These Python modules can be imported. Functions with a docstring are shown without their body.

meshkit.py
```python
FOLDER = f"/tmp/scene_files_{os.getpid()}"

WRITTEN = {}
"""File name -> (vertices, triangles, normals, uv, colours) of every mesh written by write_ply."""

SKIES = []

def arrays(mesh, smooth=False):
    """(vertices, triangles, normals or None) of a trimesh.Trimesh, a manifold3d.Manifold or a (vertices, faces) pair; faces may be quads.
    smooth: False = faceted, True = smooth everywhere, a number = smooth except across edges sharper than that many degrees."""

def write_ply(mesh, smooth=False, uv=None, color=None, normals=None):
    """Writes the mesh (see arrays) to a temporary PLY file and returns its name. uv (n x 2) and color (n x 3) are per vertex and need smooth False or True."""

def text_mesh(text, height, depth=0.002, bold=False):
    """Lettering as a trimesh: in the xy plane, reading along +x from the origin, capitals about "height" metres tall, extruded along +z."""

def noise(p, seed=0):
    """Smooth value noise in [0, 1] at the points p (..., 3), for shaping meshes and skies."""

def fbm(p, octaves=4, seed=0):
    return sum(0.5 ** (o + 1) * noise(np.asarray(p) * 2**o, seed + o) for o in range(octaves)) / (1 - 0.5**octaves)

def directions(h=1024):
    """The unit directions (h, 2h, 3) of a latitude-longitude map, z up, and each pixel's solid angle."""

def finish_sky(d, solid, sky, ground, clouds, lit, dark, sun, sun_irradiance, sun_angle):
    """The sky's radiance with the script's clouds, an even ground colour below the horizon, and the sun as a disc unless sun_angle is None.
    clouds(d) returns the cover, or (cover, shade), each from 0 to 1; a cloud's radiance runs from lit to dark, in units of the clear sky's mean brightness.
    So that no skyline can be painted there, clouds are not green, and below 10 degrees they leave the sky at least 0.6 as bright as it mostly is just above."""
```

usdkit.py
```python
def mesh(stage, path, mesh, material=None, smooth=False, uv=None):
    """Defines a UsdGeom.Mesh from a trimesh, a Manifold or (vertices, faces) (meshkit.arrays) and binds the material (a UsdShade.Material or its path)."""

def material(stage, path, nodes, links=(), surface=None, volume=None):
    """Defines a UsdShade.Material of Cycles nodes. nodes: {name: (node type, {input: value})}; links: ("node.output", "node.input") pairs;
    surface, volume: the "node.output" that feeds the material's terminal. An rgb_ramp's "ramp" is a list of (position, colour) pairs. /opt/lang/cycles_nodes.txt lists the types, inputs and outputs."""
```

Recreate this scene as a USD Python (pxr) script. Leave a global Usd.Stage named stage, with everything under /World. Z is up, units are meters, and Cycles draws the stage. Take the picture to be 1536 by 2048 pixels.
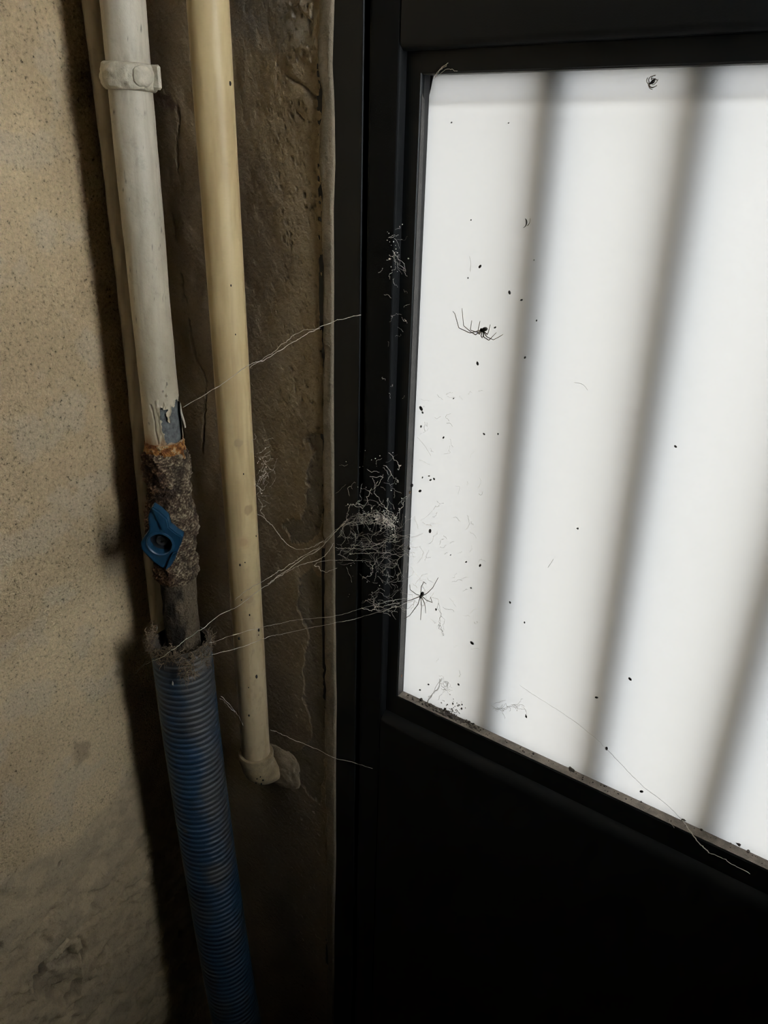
import math, random
import numpy as np, trimesh, usdkit, meshkit
from shapely.geometry import Polygon, Point, LineString
import shapely
from pxr import Usd, UsdGeom, UsdLux, UsdShade, Gf, Sdf, Vt

random.seed(5)
rng = np.random.default_rng(5)
stage = Usd.Stage.CreateInMemory()
UsdGeom.SetStageUpAxis(stage, UsdGeom.Tokens.z)
UsdGeom.SetStageMetersPerUnit(stage, 1.0)
stage.SetDefaultPrim(UsdGeom.Xform.Define(stage, '/World').GetPrim())
UsdGeom.Scope.Define(stage, '/World/Looks')

# ------------------------------------------------------------------ camera
IMG_W, IMG_H, FPX = 1536, 2048, 1560.0
YAW, PITCH, ROLL = math.radians(35.0), math.radians(24.85), math.radians(1.58)
CAM = np.array([0.6435, -0.5284, 1.6157])
fwd = np.array([-math.sin(YAW) * math.cos(PITCH), math.cos(YAW) * math.cos(PITCH), -math.sin(PITCH)])
rt = np.cross(fwd, [0, 0, 1.0]); rt /= np.linalg.norm(rt)
up = np.cross(rt, fwd)
right = math.cos(ROLL) * rt + math.sin(ROLL) * up
upv = -math.sin(ROLL) * rt + math.cos(ROLL) * up
cam = UsdGeom.Camera.Define(stage, '/World/camera')
cam.CreateHorizontalApertureAttr(36.0)
cam.CreateVerticalApertureAttr(48.0)
cam.CreateFocalLengthAttr(36.0 * FPX / IMG_W)
cam.CreateClippingRangeAttr(Gf.Vec2f(0.01, 100))
EXPOSURE = 0.97
cam.CreateExposureAttr(EXPOSURE)
mtx = np.eye(4); mtx[0, :3] = right; mtx[1, :3] = upv; mtx[2, :3] = -fwd; mtx[3, :3] = CAM
cam.AddTransformOp().Set(Gf.Matrix4d(*mtx.ravel().tolist()))

# ------------------------------------------------------------------ light: overcast daylight outside
sky = UsdLux.DomeLight.Define(stage, '/World/overcast_sky')
sky.CreateIntensityAttr(4.0)
sky.CreateColorAttr(Gf.Vec3f(0.965, 1.0, 1.035))
# it also comes in through an unseen window added in the right-hand wall (WY0..WY1, WZ0..WZ1), opposite the left wall
WY0, WY1, WZ0, WZ1 = -0.31, -0.05, 1.50, 2.50


def ray(px, py):
    return fwd + right * ((px - IMG_W / 2) / FPX) + upv * ((IMG_H / 2 - py) / FPX)


def on_y(px, py, y=0.0):
    """Where the photograph's pixel meets the vertical plane at depth y (parallel to the door)."""
    d = ray(px, py)
    return CAM + d * ((y - CAM[1]) / d[1])


def on_x(px, py, x=0.0):
    d = ray(px, py)
    return CAM + d * ((x - CAM[0]) / d[0])


# ------------------------------------------------------------------ helpers
_used = {}


def numbered(parent, name):
    k = (parent, name)
    n = _used.get(k, 0); _used[k] = n + 1
    return name if n == 0 else f'{name}_{n:03d}'


def tag(prim, label=None, cat=None, group=None, kind=None):
    for k, v in (('label', label), ('category', cat), ('group', group), ('kind', kind)):
        if v:
            prim.SetCustomDataByKey(k, v)
    return prim


def thing(name, base=(0, 0, 0), label=None, cat=None, group=None, kind=None):
    x = UsdGeom.Xform.Define(stage, '/World/' + numbered('/World', name))
    x.AddTranslateOp().Set(Gf.Vec3d(*map(float, base)))
    p = x.GetPrim(); tag(p, label, cat, group, kind)
    p.SetCustomDataByKey('base', Gf.Vec3d(*map(float, base)))
    BASE[str(p.GetPath())] = np.asarray(base, float)
    return p


BASE = {}


def obj(name, mesh, mat, parent=None, smooth=30, tint=None, label=None, cat=None, kind=None, group=None, extra=None):
    root = '/World' if parent is None else str(parent.GetPath())
    path = root + '/' + numbered(root, name)
    if isinstance(mesh, tuple):
        v, f = np.asarray(mesh[0], float), np.asarray(mesh[1], int)
    else:
        v, f = np.asarray(mesh.vertices, float), np.asarray(mesh.faces, int)
    top = '/' + '/'.join(root.strip('/').split('/')[:2])
    if top in BASE:
        v = v - BASE[top]
    m = usdkit.mesh(stage, path, (v, f), mat, smooth=smooth if tint is None and extra is None else True)
    pv = UsdGeom.PrimvarsAPI(m)
    if tint is not None:
        pv.CreatePrimvar('tint', Sdf.ValueTypeNames.Color3fArray, 'vertex').Set(Vt.Vec3fArray.FromNumpy(np.asarray(tint, np.float32)))
    if extra is not None:
        for k, a in extra.items():
            pv.CreatePrimvar(k, Sdf.ValueTypeNames.FloatArray, 'vertex').Set(Vt.FloatArray.FromNumpy(np.asarray(a, np.float32)))
    p = m.GetPrim()
    tag(p, label, cat, group, kind)
    BASE.setdefault(path, BASE.get(top, np.zeros(3))) if parent is not None else None
    return p


def box(x0, x1, y0, y1, z0, z1, b=0.0):
    """A box, its edges chamfered by b."""
    if b <= 0:
        t = trimesh.creation.box((x1 - x0, y1 - y0, z1 - z0))
        t.apply_translation(((x0 + x1) / 2, (y0 + y1) / 2, (z0 + z1) / 2)); return t
    pts = []
    for X, sx in ((x0, 1), (x1, -1)):
        for Y, sy in ((y0, 1), (y1, -1)):
            for Z, sz in ((z0, 1), (z1, -1)):
                pts += [(X + sx * b, Y + sy * b, Z), (X + sx * b, Y, Z + sz * b), (X, Y + sy * b, Z + sz * b)]
    return trimesh.convex.convex_hull(np.array(pts))


def cat(*ms):
    return trimesh.util.concatenate(list(ms))


def prism(poly, z0, z1, axis='z'):
    """A 2D outline pushed along an axis (xy along z, or xz along y)."""
    t = trimesh.creation.extrude_polygon(Polygon(poly), z1 - z0, engine='earcut')
    v = t.vertices.copy(); v[:, 2] += z0
    if axis == 'y':
        v = v[:, [0, 2, 1]]; t = trimesh.Trimesh(v, t.faces[:, ::-1], process=False)
    elif axis == 'x':
        v = v[:, [2, 0, 1]]; t = trimesh.Trimesh(v, t.faces, process=False)
    else:
        t = trimesh.Trimesh(v, t.faces, process=False)
    return t


def frames(p):
    p = np.asarray(p, float)
    t = np.gradient(p, axis=0); t /= np.linalg.norm(t, axis=1, keepdims=True) + 1e-12
    a = np.zeros_like(p)
    ref = np.array([1.0, 0, 0]) if abs(t[0, 0]) < 0.8 else np.array([0, 1.0, 0])
    for i in range(len(p)):
        ref = ref - t[i] * (ref @ t[i]); ref /= np.linalg.norm(ref) + 1e-12
        a[i] = ref
    return t, a, np.cross(t, a)


def tube(p, r, sides=12, cap=True):
    p = np.asarray(p, float); n = len(p)
    t, a, b = frames(p)
    r = np.broadcast_to(np.asarray(r, float), (n,)) if np.ndim(r) < 2 else r
    ang = np.arange(sides) * 2 * np.pi / sides
    rr = r[:, None] if r.ndim == 1 else r
    v = p[:, None] + rr[..., None] * (np.cos(ang)[None, :, None] * a[:, None] + np.sin(ang)[None, :, None] * b[:, None])
    i, j = np.meshgrid(np.arange(n - 1), np.arange(sides), indexing='ij')
    q = np.stack([i * sides + j, i * sides + (j + 1) % sides, (i + 1) * sides + (j + 1) % sides, (i + 1) * sides + j], -1).reshape(-1, 4)
    f = np.vstack([q[:, [0, 1, 2]], q[:, [0, 2, 3]]])
    v = v.reshape(-1, 3)
    if cap:
        v = np.vstack([v, p[0], p[-1]]); k = n * sides
        c0 = [[k, (s + 1) % sides, s] for s in range(sides)]
        c1 = [[k + 1, (n - 1) * sides + s, (n - 1) * sides + (s + 1) % sides] for s in range(sides)]
        f = np.vstack([f, c0, c1])
    return trimesh.Trimesh(v, f, process=False)


def spline(p, n):
    """n points on a Catmull-Rom curve through p."""
    p = np.asarray(p, float)
    q = np.vstack([2 * p[0] - p[1], p, 2 * p[-1] - p[-2]])
    s = np.linspace(0, len(p) - 1 - 1e-9, n); i = s.astype(int); u = (s - i)[:, None]
    a, b, c, d = q[i], q[i + 1], q[i + 2], q[i + 3]
    return 0.5 * (2 * b + (c - a) * u + (2 * a - 5 * b + 4 * c - d) * u**2 + (3 * b - a - 3 * c + d) * u**3)


def lathe_axis(profile, origin, axis, sides=48):
    """profile: (radius, height along axis)."""
    axis = np.asarray(axis, float) / np.linalg.norm(axis)
    ref = np.array([0, 0, 1.0]) if abs(axis[2]) < 0.9 else np.array([1.0, 0, 0])
    a = np.cross(ref, axis); a /= np.linalg.norm(a); b = np.cross(axis, a)
    pr = np.asarray(profile, float)
    ang = np.arange(sides) * 2 * np.pi / sides
    v = np.asarray(origin)[None, None] + pr[:, 1][:, None, None] * axis + pr[:, 0][:, None, None] * (np.cos(ang)[None, :, None] * a + np.sin(ang)[None, :, None] * b)
    n = len(pr)
    i, j = np.meshgrid(np.arange(n - 1), np.arange(sides), indexing='ij')
    q = np.stack([i * sides + j, i * sides + (j + 1) % sides, (i + 1) * sides + (j + 1) % sides, (i + 1) * sides + j], -1).reshape(-1, 4)
    return trimesh.Trimesh(v.reshape(-1, 3), np.vstack([q[:, [0, 1, 2]], q[:, [0, 2, 3]]]), process=False)


def gridmesh(v, nu, nv, flip=False):
    i, j = np.meshgrid(np.arange(nu - 1), np.arange(nv - 1), indexing='ij')
    q = np.stack([i * nv + j, (i + 1) * nv + j, (i + 1) * nv + j + 1, i * nv + j + 1], -1).reshape(-1, 4)
    if flip:
        q = q[:, ::-1]
    return v.reshape(-1, 3), np.vstack([q[:, [0, 1, 2]], q[:, [0, 2, 3]]])


def sst(a, b, x):
    t = np.clip((x - a) / (b - a), 0, 1)
    return t * t * (3 - 2 * t)


def mixc(a, b, w):
    return np.asarray(a) * (1 - w[:, None]) + np.asarray(b) * w[:, None]


# ------------------------------------------------------------------ materials
LOOK = '/World/Looks/'


def mat(name, nodes, links, surface='p.BSDF'):
    return usdkit.material(stage, LOOK + name, nodes, links, surface=surface)


def plain(name, col, rough=0.5, metal=0.0, bump=0.0, bscale=200.0, var=0.0, vscale=30.0, spec=0.5):
    nodes = {'p': ('principled_bsdf', {'base_color': col, 'roughness': rough, 'metallic': metal, 'specular_ior_level': spec}),
             'g': ('geometry', {})}
    links = []
    if bump:
        nodes['n'] = ('noise_texture', {'scale': bscale, 'detail': 4, 'roughness': 0.6})
        nodes['b'] = ('bump', {'strength': 1.0, 'distance': bump})
        links += [('g.position', 'n.vector'), ('n.fac', 'b.height'), ('b.normal', 'p.normal')]
    if var:
        c = np.array(col)
        nodes['n2'] = ('noise_texture', {'scale': vscale, 'detail': 5, 'roughness': 0.65})
        nodes['r'] = ('rgb_ramp', {'ramp': [(0.3, tuple(c * (1 - var))), (0.7, tuple(np.minimum(c * (1 + var), 0.95)))]})
        links += [('g.position', 'n2.vector'), ('n2.fac', 'r.fac'), ('r.color', 'p.base_color')]
    return mat(name, nodes, links)


def tinted(name, rough=0.9, bump=0.0012, bscale=330.0, speck=0.35, speckscale=260.0, grain=False, spec=0.3, metal=0.0):
    """Colour from the mesh's own tint, fine speckle and relief on top; with grain=True the relief follows the mesh's grain."""
    nodes = {'g': ('geometry', {}), 'a': ('attribute', {'attribute': 'tint'}),
             'p': ('principled_bsdf', {'roughness': rough, 'specular_ior_level': spec, 'metallic': metal}),
             'n': ('noise_texture', {'scale': bscale, 'detail': 3, 'roughness': 0.6}),
             's': ('noise_texture', {'scale': speckscale, 'detail': 4, 'roughness': 0.7}),
             'r': ('rgb_ramp', {'ramp': [(0.28, (1 - speck * 1.7,) * 3), (0.42, (1 - speck * 0.3,) * 3), (0.6, (1.0,) * 3), (0.75, (1 + speck * 0.35,) * 3)]}),
             'm': ('mix', {'mix_type': 'multiply', 'fac': 1.0}),
             'b': ('bump', {'strength': 1.0, 'distance': bump})}
    links = [('g.position', 'n.vector'), ('g.position', 's.vector'), ('s.fac', 'r.fac'), ('a.color', 'm.color1'), ('r.color', 'm.color2'),
             ('m.color', 'p.base_color'), ('n.fac', 'b.height'), ('b.normal', 'p.normal')]
    if grain:
        nodes['ga'] = ('attribute', {'attribute': 'grain'})
        links.append(('ga.fac', 'b.strength'))
        links.append(('ga.fac', 'm.fac'))
    return mat(name, nodes, links)


M_WALL = tinted('sandy_plaster', bump=0.0046, bscale=420, speck=0.56, speckscale=300, grain=True)
M_BACK = tinted('old_plaster', bump=0.0012, bscale=260, speck=0.22, speckscale=180)
M_ROOM = plain('room_plaster', (0.10, 0.085, 0.06), 0.95, bump=0.002, bscale=150, var=0.12, vscale=6)
M_FLOOR = plain('cement_floor', (0.07, 0.062, 0.055), 0.8, bump=0.001, var=0.2, vscale=8)
M_GROUND = plain('courtyard_concrete', (0.45, 0.44, 0.41), 0.9, var=0.1, vscale=3)
M_BLACK = plain('black_paint', (0.0075, 0.0092, 0.0100), 0.5, bump=0.00012, bscale=900, spec=0.30)
M_MATT = plain('matt_black_paint', (0.0085, 0.0095, 0.0100), 0.65, bump=0.0002, bscale=700, spec=0.12)
M_BEAD = plain('dusty_black_paint', (0.05, 0.047, 0.044), 0.45, bump=0.0003, bscale=500, var=0.4, vscale=60)
M_LEDGE = plain('dusty_ledge', (0.24, 0.205, 0.165), 0.8, bump=0.0006, bscale=700, var=0.35, vscale=120)
M_RUBBER = plain('black_rubber', (0.008, 0.008, 0.008), 0.6)
M_BAR = plain('grey_bar_paint', (0.10, 0.115, 0.125), 0.5)
M_PIPE1 = tinted('grey_white_paint', rough=0.55, bump=0.0005, bscale=120, speck=0.12, speckscale=90, spec=0.4)
M_ZINC = plain('galvanized_steel', (0.105, 0.11, 0.108), 0.8, metal=0.0, bump=0.0006, bscale=300, var=0.55, vscale=180)
M_RUST = tinted('rusty_crust', rough=0.95, bump=0.004, bscale=300, speck=0.5, speckscale=420, spec=0.2)
M_PIPE2 = tinted('cream_plastic', rough=0.42, bump=0.0002, bscale=60, speck=0.05, speckscale=50, spec=0.3)
M_BLUE = plain('blue_plastic', (0.007, 0.042, 0.085), 0.42, bump=0.0002, bscale=400, var=0.2, vscale=90)
M_HOSE = tinted('blue_corrugated_plastic', rough=0.55, bump=0.0003, bscale=500, speck=0.2, speckscale=160, spec=0.6)
M_SCREW = plain('dull_screw', (0.05, 0.05, 0.05), 0.5, metal=0.5, bump=0.0004, bscale=600)
M_SILK = plain('dusty_silk', (0.66, 0.61, 0.54), 0.8)
M_LINT = plain('brown_lint', (0.17, 0.125, 0.08), 0.95, var=0.4, vscale=150)
M_CHITIN = plain('dark_chitin', (0.012, 0.010, 0.008), 0.5)
M_LEG = plain('spider_leg', (0.10, 0.075, 0.05), 0.6)
M_SPECK = plain('dark_speck', (0.02, 0.017, 0.014), 0.8)
M_LEAF = plain('dry_leaf', (0.30, 0.13, 0.06), 0.8, bump=0.0005, bscale=300, var=0.3, vscale=200)
M_CRUMB = plain('grey_crumb', (0.10, 0.085, 0.07), 0.9, var=0.4, vscale=200)

# frosted pane: light is scattered through it, with a faint rough gloss
M_PANE = mat('frosted_pane', {
    't': ('translucent_bsdf', {'color': (0.0745, 0.0742, 0.0728)}),
    'd': ('diffuse_bsdf', {'color': (0.30, 0.30, 0.29)}),
    'm1': ('mix_closure', {'fac': 0.15}),
    'gl': ('glossy_bsdf', {'color': (1, 1, 1), 'roughness': 0.35}),
    'f': ('fresnel', {'IOR': 1.35}),
    'm2': ('mix_closure', {})},
    [('t.BSDF', 'm1.closure1'), ('d.BSDF', 'm1.closure2'), ('m1.closure', 'm2.closure1'), ('gl.BSDF', 'm2.closure2'), ('f.fac', 'm2.fac')], surface='m2.closure')
M_EDGE = mat('pane_edge_glint', {'t': ('translucent_bsdf', {'color': (0.12, 0.12, 0.118)})}, [], surface='t.BSDF')
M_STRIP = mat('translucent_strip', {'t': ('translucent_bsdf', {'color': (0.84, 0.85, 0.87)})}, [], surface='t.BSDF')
M_CLEAR = mat('clear_pane', {
    't': ('transparent_bsdf', {'color': (0.96, 0.97, 0.96)}),
    'gl': ('glossy_bsdf', {'color': (1, 1, 1), 'roughness': 0.02}),
    'f': ('fresnel', {'IOR': 1.45}),
    'm2': ('mix_closure', {})},
    [('t.BSDF', 'm2.closure1'), ('gl.BSDF', 'm2.closure2'), ('f.fac', 'm2.fac')], surface='m2.closure')


# ------------------------------------------------------------------ room shell
ROOM_X, ROOM_Y, ROOM_Z = 1.25, -1.90, 2.60
obj('floor', box(-0.2, ROOM_X + 0.2, ROOM_Y - 0.2, 0.2, -0.10, 0.0), M_FLOOR, label='grey cement floor of the entry', cat='floor', kind='structure')
obj('ceiling', box(-0.2, ROOM_X + 0.2, ROOM_Y - 0.2, 0.2, ROOM_Z, ROOM_Z + 0.10), M_ROOM, label='plain plaster ceiling above the entry', cat='ceiling', kind='structure')
wr_ = thing('wall_right', (ROOM_X, 0, 0), label='plain plaster wall with an added window, outside the photo on the right', cat='wall', kind='structure')
for y0, y1, z0, z1 in ((ROOM_Y, WY0, 0, ROOM_Z), (WY1, 0.12, 0, ROOM_Z), (WY0, WY1, 0, WZ0), (WY0, WY1, WZ1, ROOM_Z)):
    obj('masonry', box(ROOM_X, ROOM_X + 0.12, y0, y1, z0, z1), M_ROOM, wr_)
win = thing('window_1', (ROOM_X, (WY0 + WY1) / 2, WZ0), label='clear window added for its light in the right-hand wall, outside the photo', cat='window', kind='structure')  # unseen window, added because the pane alone left the room too dark
for y0, y1, z0, z1 in ((WY0, WY0 + 0.03, WZ0, WZ1), (WY1 - 0.03, WY1, WZ0, WZ1), (WY0 + 0.03, WY1 - 0.03, WZ0, WZ0 + 0.03), (WY0 + 0.03, WY1 - 0.03, WZ1 - 0.03, WZ1)):
    obj('window_frame', box(ROOM_X + 0.03, ROOM_X + 0.07, y0, y1, z0, z1, 0.003), M_BLACK, win)
obj('pane', (np.array([(ROOM_X + 0.05, WY0 + .03, WZ0 + .03), (ROOM_X + 0.05, WY1 - .03, WZ0 + .03), (ROOM_X + 0.05, WY1 - .03, WZ1 - .03), (ROOM_X + 0.05, WY0 + .03, WZ1 - .03)]), np.array([[0, 1, 2], [0, 2, 3]])), M_CLEAR, win, smooth=False)
obj('wall_rear', box(-0.12, ROOM_X + 0.12, ROOM_Y - 0.12, ROOM_Y, 0, ROOM_Z), M_ROOM, label='plain plaster wall behind the photographer', cat='wall', kind='structure')
obj('ground', box(-8, 10, 0.2, 12, -0.12, -0.02), M_GROUND, label='pale concrete courtyard outside the door', cat='ground', kind='structure')

obj('added_wall_outside', box(-0.15, 0.10, 0.165, 1.6, -0.02, 2.4), plain('outside_plaster', (0.62, 0.52, 0.38), 0.9, var=0.08, vscale=5), label='beige side wall added to warm and dim the light on the pane, left of the door outside', cat='wall', kind='structure')  # unseen wall added to block sky and bounce warm light onto the pane

# wall_left: the plane x = 0, fine relief where the photograph shows it
ys = np.concatenate([np.linspace(ROOM_Y, -0.5, 20)[:-1], np.linspace(-0.5, 0.0, 230)])
zs = np.concatenate([np.linspace(0, 0.42, 14)[:-1], np.linspace(0.42, 1.80, 600), np.linspace(1.80, ROOM_Z, 18)[1:]])
Y, Z = np.meshgrid(ys, zs, indexing='ij')
P = np.stack([np.zeros_like(Y), Y, Z], -1).reshape(-1, 3)
big = meshkit.fbm(P * [1, 7, 7] + 3.1, 4, 11) - 0.5
mid = meshkit.fbm(P * [1, 38, 30] + 7.7, 4, 12) - 0.5
fine = meshkit.fbm(P * [1, 150, 150] + 1.3, 3, 13) - 0.5


def seg_line(pts_px, y_or_x='x'):
    return np.array([(on_x(*p)[1], on_x(*p)[2]) for p in pts_px])


def below_poly(pts_px):
    """How far inside the polygon (metres, negative outside)."""
    poly = Polygon(seg_line(pts_px)).buffer(0)
    q = shapely.points(P[:, 1] + mid * 0.018, P[:, 2] + fine * 0.012 + big * 0.02)
    inside = shapely.contains(poly, q)
    d = shapely.distance(poly.exterior, q)
    return np.where(inside, d, -d)


damp = below_poly([(-60, 1760), (60, 1715), (150, 1680), (215, 1615), (300, 1500), (330, 1420), (520, 1400), (560, 2600), (-300, 2600)])
wd = sst(-0.004, 0.012, damp)
band = below_poly([(330, 1630), (240, 1690), (180, 1770), (110, 1840), (70, 1900), (95, 1905), (150, 1860), (215, 1810), (270, 1760), (340, 1690)])
wb = sst(-0.004, 0.006, band)
stain = sst(-0.003, 0.005, below_poly([(150, 1490), (185, 1495), (182, 1530), (160, 1545), (148, 1520)]))
spall = below_poly([(60, 1960), (95, 1915), (140, 1900), (160, 1920), (158, 1990), (130, 2010), (75, 2000)])
ws = sst(-0.001, 0.003, spall)
hole = sst(-0.001, 0.003, below_poly([(62, 1985), (88, 1930), (110, 1915), (100, 1950), (85, 1985)]))
lip = np.exp(-(spall / 0.0022) ** 2)
arc = sst(-0.001, 0.0012, below_poly([(140, 1880), (158, 1878), (170, 1900), (164, 1925), (160, 1925), (165, 1900), (156, 1884)]))
nail = sst(-0.0005, 0.001, below_poly([(-6, 1872), (6, 1877), (0, 1890), (-8, 1890)]))
twig = sst(-0.0004, 0.0006, below_poly([(118, 1725), (125, 1718), (127, 1719), (121, 1728)]))
anchor_dirt = sst(-0.006, 0.01, below_poly([(150, 110), (215, 120), (225, 215), (170, 225), (148, 160)]))
dx = big * 0.010 + mid * (0.0022 + 0.009 * wd) + fine * (0.0010 - 0.0004 * wd)
dx += wb * 0.0035 - ws * 0.006 - hole * 0.010 + lip * 0.0035 - arc * 0.005 - nail * 0.006 - twig * 0.003
cav = meshkit.fbm(P * [1, 85, 95] + 6.6, 3, 16) - 0.5
lowmask = wd * sst(0.90, 0.76, P[:, 2])
dx += lowmask * (-0.007 * sst(0.06, 0.20, cav) + 0.004 * sst(-0.08, -0.2, cav))
dx += sst(-0.006, 0.006, spall) * (mid * 0.020 + fine * 0.012)
dx *= sst(-0.52, -0.45, P[:, 1]) * 0.85 + 0.15
dx *= 1 - 0.8 * sst(-0.08, -0.05, P[:, 1])
Pw = P.copy(); Pw[:, 0] += dx
tint = mixc((0.70, 0.54, 0.335), (0.585, 0.44, 0.265), sst(-0.12, 0.12, big))
tint = mixc(tint, (0.60, 0.50, 0.36), 0.5 * sst(0.02, 0.15, mid))
tint = mixc(tint, (0.45, 0.355, 0.23), 0.7 * wd)
tint = mixc(tint, (0.40, 0.32, 0.21), 0.6 * wd * sst(-0.03, 0.12, mid))
tint = mixc(tint, (0.30, 0.225, 0.15), 0.6 * stain)
tint = mixc(tint, (0.16, 0.13, 0.10), 0.9 * np.maximum(hole, nail))
tint = mixc(tint, (0.05, 0.04, 0.03), np.maximum(twig, 0.6 * arc))
tint = mixc(tint, (0.20, 0.165, 0.12), 0.6 * ws * sst(0.02, -0.10, mid))
tint = mixc(tint, (0.22, 0.16, 0.115), 0.55 * anchor_dirt)
tint = mixc(tint, (0.20, 0.16, 0.11), 0.5 * lowmask * sst(0.10, 0.22, cav))
low = sst(0.02, 0.10, meshkit.fbm(P * [1, 60, 60], 3, 15) - 0.5)
tint = mixc(tint, (0.30, 0.24, 0.165), 0.35 * low * wd)
grain = np.clip(0.9 - 0.5 * wd + 0.5 * big, 0.08, 1.0)
v, f = gridmesh(Pw, len(ys), len(zs))
obj('wall_left', (v, f), M_WALL, tint=np.clip(tint, 0, 1), extra={'grain': grain}, label='sandy beige plaster wall on the left, stained and spalled low down', cat='wall', kind='structure')

# wall_back: the narrow strip of old plaster between the corner and the door frame (y = 0)
xs = np.linspace(-0.02, 0.206, 230)
zs2 = np.concatenate([np.linspace(0, 0.40, 12)[:-1], np.linspace(0.40, 1.80, 900), np.linspace(1.80, ROOM_Z, 16)[1:]])
X, Z = np.meshgrid(xs, zs2, indexing='ij')
P = np.stack([X, np.zeros_like(X), Z], -1).reshape(-1, 3)
big = meshkit.fbm(P * [14, 1, 9] + 5.1, 4, 21) - 0.5
mid = meshkit.fbm(P * [70, 1, 45] + 2.7, 4, 22) - 0.5
fine = meshkit.fbm(P * [260, 1, 220] + 9.3, 3, 23) - 0.5


def inner(pts_px, wob=0.011):
    poly = Polygon([(on_y(*p)[0], on_y(*p)[2]) for p in pts_px]).buffer(0)
    q = shapely.points(P[:, 0] + mid * wob + fine * wob * 0.4, P[:, 2] + fine * wob + mid * wob * 1.2)
    d = shapely.distance(poly.exterior, q)
    return np.where(shapely.contains(poly, q), d, -d)


def line(pts_px, wob=0.004):
    l = LineString([(on_y(*p)[0], on_y(*p)[2]) for p in pts_px])
    return shapely.distance(l, shapely.points(P[:, 0] + mid * wob + fine * wob, P[:, 2] + mid * wob))


rec = np.maximum.reduce([
    inner([(628, 905), (613, 945), (618, 970), (612, 1010), (604, 1042), (575, 1040), (562, 1052), (585, 1085), (622, 1080), (642, 1060), (647, 900)]),
    inner([(598, 1155), (602, 1185), (592, 1210), (600, 1240), (612, 1262), (616, 1300), (607, 1340), (604, 1400), (618, 1430), (626, 1452), (621, 1478), (604, 1500),
           (562, 1506), (555, 1530), (600, 1560), (640, 1610), (655, 1500), (652, 1300), (643, 1170), (620, 1140)]),
    inner([(617, 40), (625, 38), (628, 62), (622, 64)], 0.003),
    inner([(607, 104), (613, 106), (611, 113), (606, 110)], 0.002),
    inner([(600, 880), (630, 860), (650, 870), (650, 905), (620, 905)], 0.008) - 0.002])
wr = sst(-0.0006, 0.0012, rec)
edge = np.exp(-(rec / 0.0016) ** 2)
flaky = sst(-0.002, 0.003, inner([(560, 15), (600, 5), (640, 20), (642, 110), (618, 126), (596, 110), (600, 70), (580, 50)]))
grey_top = sst(-0.012, 0.012, inner([(440, -60), (610, -60), (600, 20), (590, 90), (560, 118), (520, 100), (480, 60)], 0.02))
rustp = sst(-0.002, 0.004, inner([(306, 175), (350, 190), (362, 215), (345, 222), (308, 205)], 0.008))
crack = np.minimum.reduce([
    line([(647, -60), (643, 60), (646, 130), (643, 165)]), line([(567, 150), (590, 162), (612, 176), (630, 192), (640, 205)]),
    line([(590, 225), (605, 241)]), line([(646, 220), (649, 330), (647, 420), (650, 520), (646, 640), (650, 760), (648, 900), (646, 1010), (652, 1120), (650, 1250), (653, 1400)]),
    line([(355, 215), (357, 250), (352, 280), (356, 350)]), line([(345, 428), (346, 440), (352, 480)]),
    line([(362, 548), (366, 590), (375, 605)]), line([(378, 640), (395, 720), (412, 760), (408, 860), (405, 900)])])
wc = np.exp(-(crack / (0.0007 + 0.0016 * sst(-0.1, 0.25, mid))) ** 2)
jag = sst(0.0, 0.12, mid + 0.35 * fine)
pits = sst(0.16, 0.24, fine) * sst(0.11, 0.17, P[:, 0])
pit_cluster = sst(0.10, 0.17, fine) * sst(-0.01, 0.01, inner([(596, 345), (645, 340), (645, 430), (605, 425)], 0.01))
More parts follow.
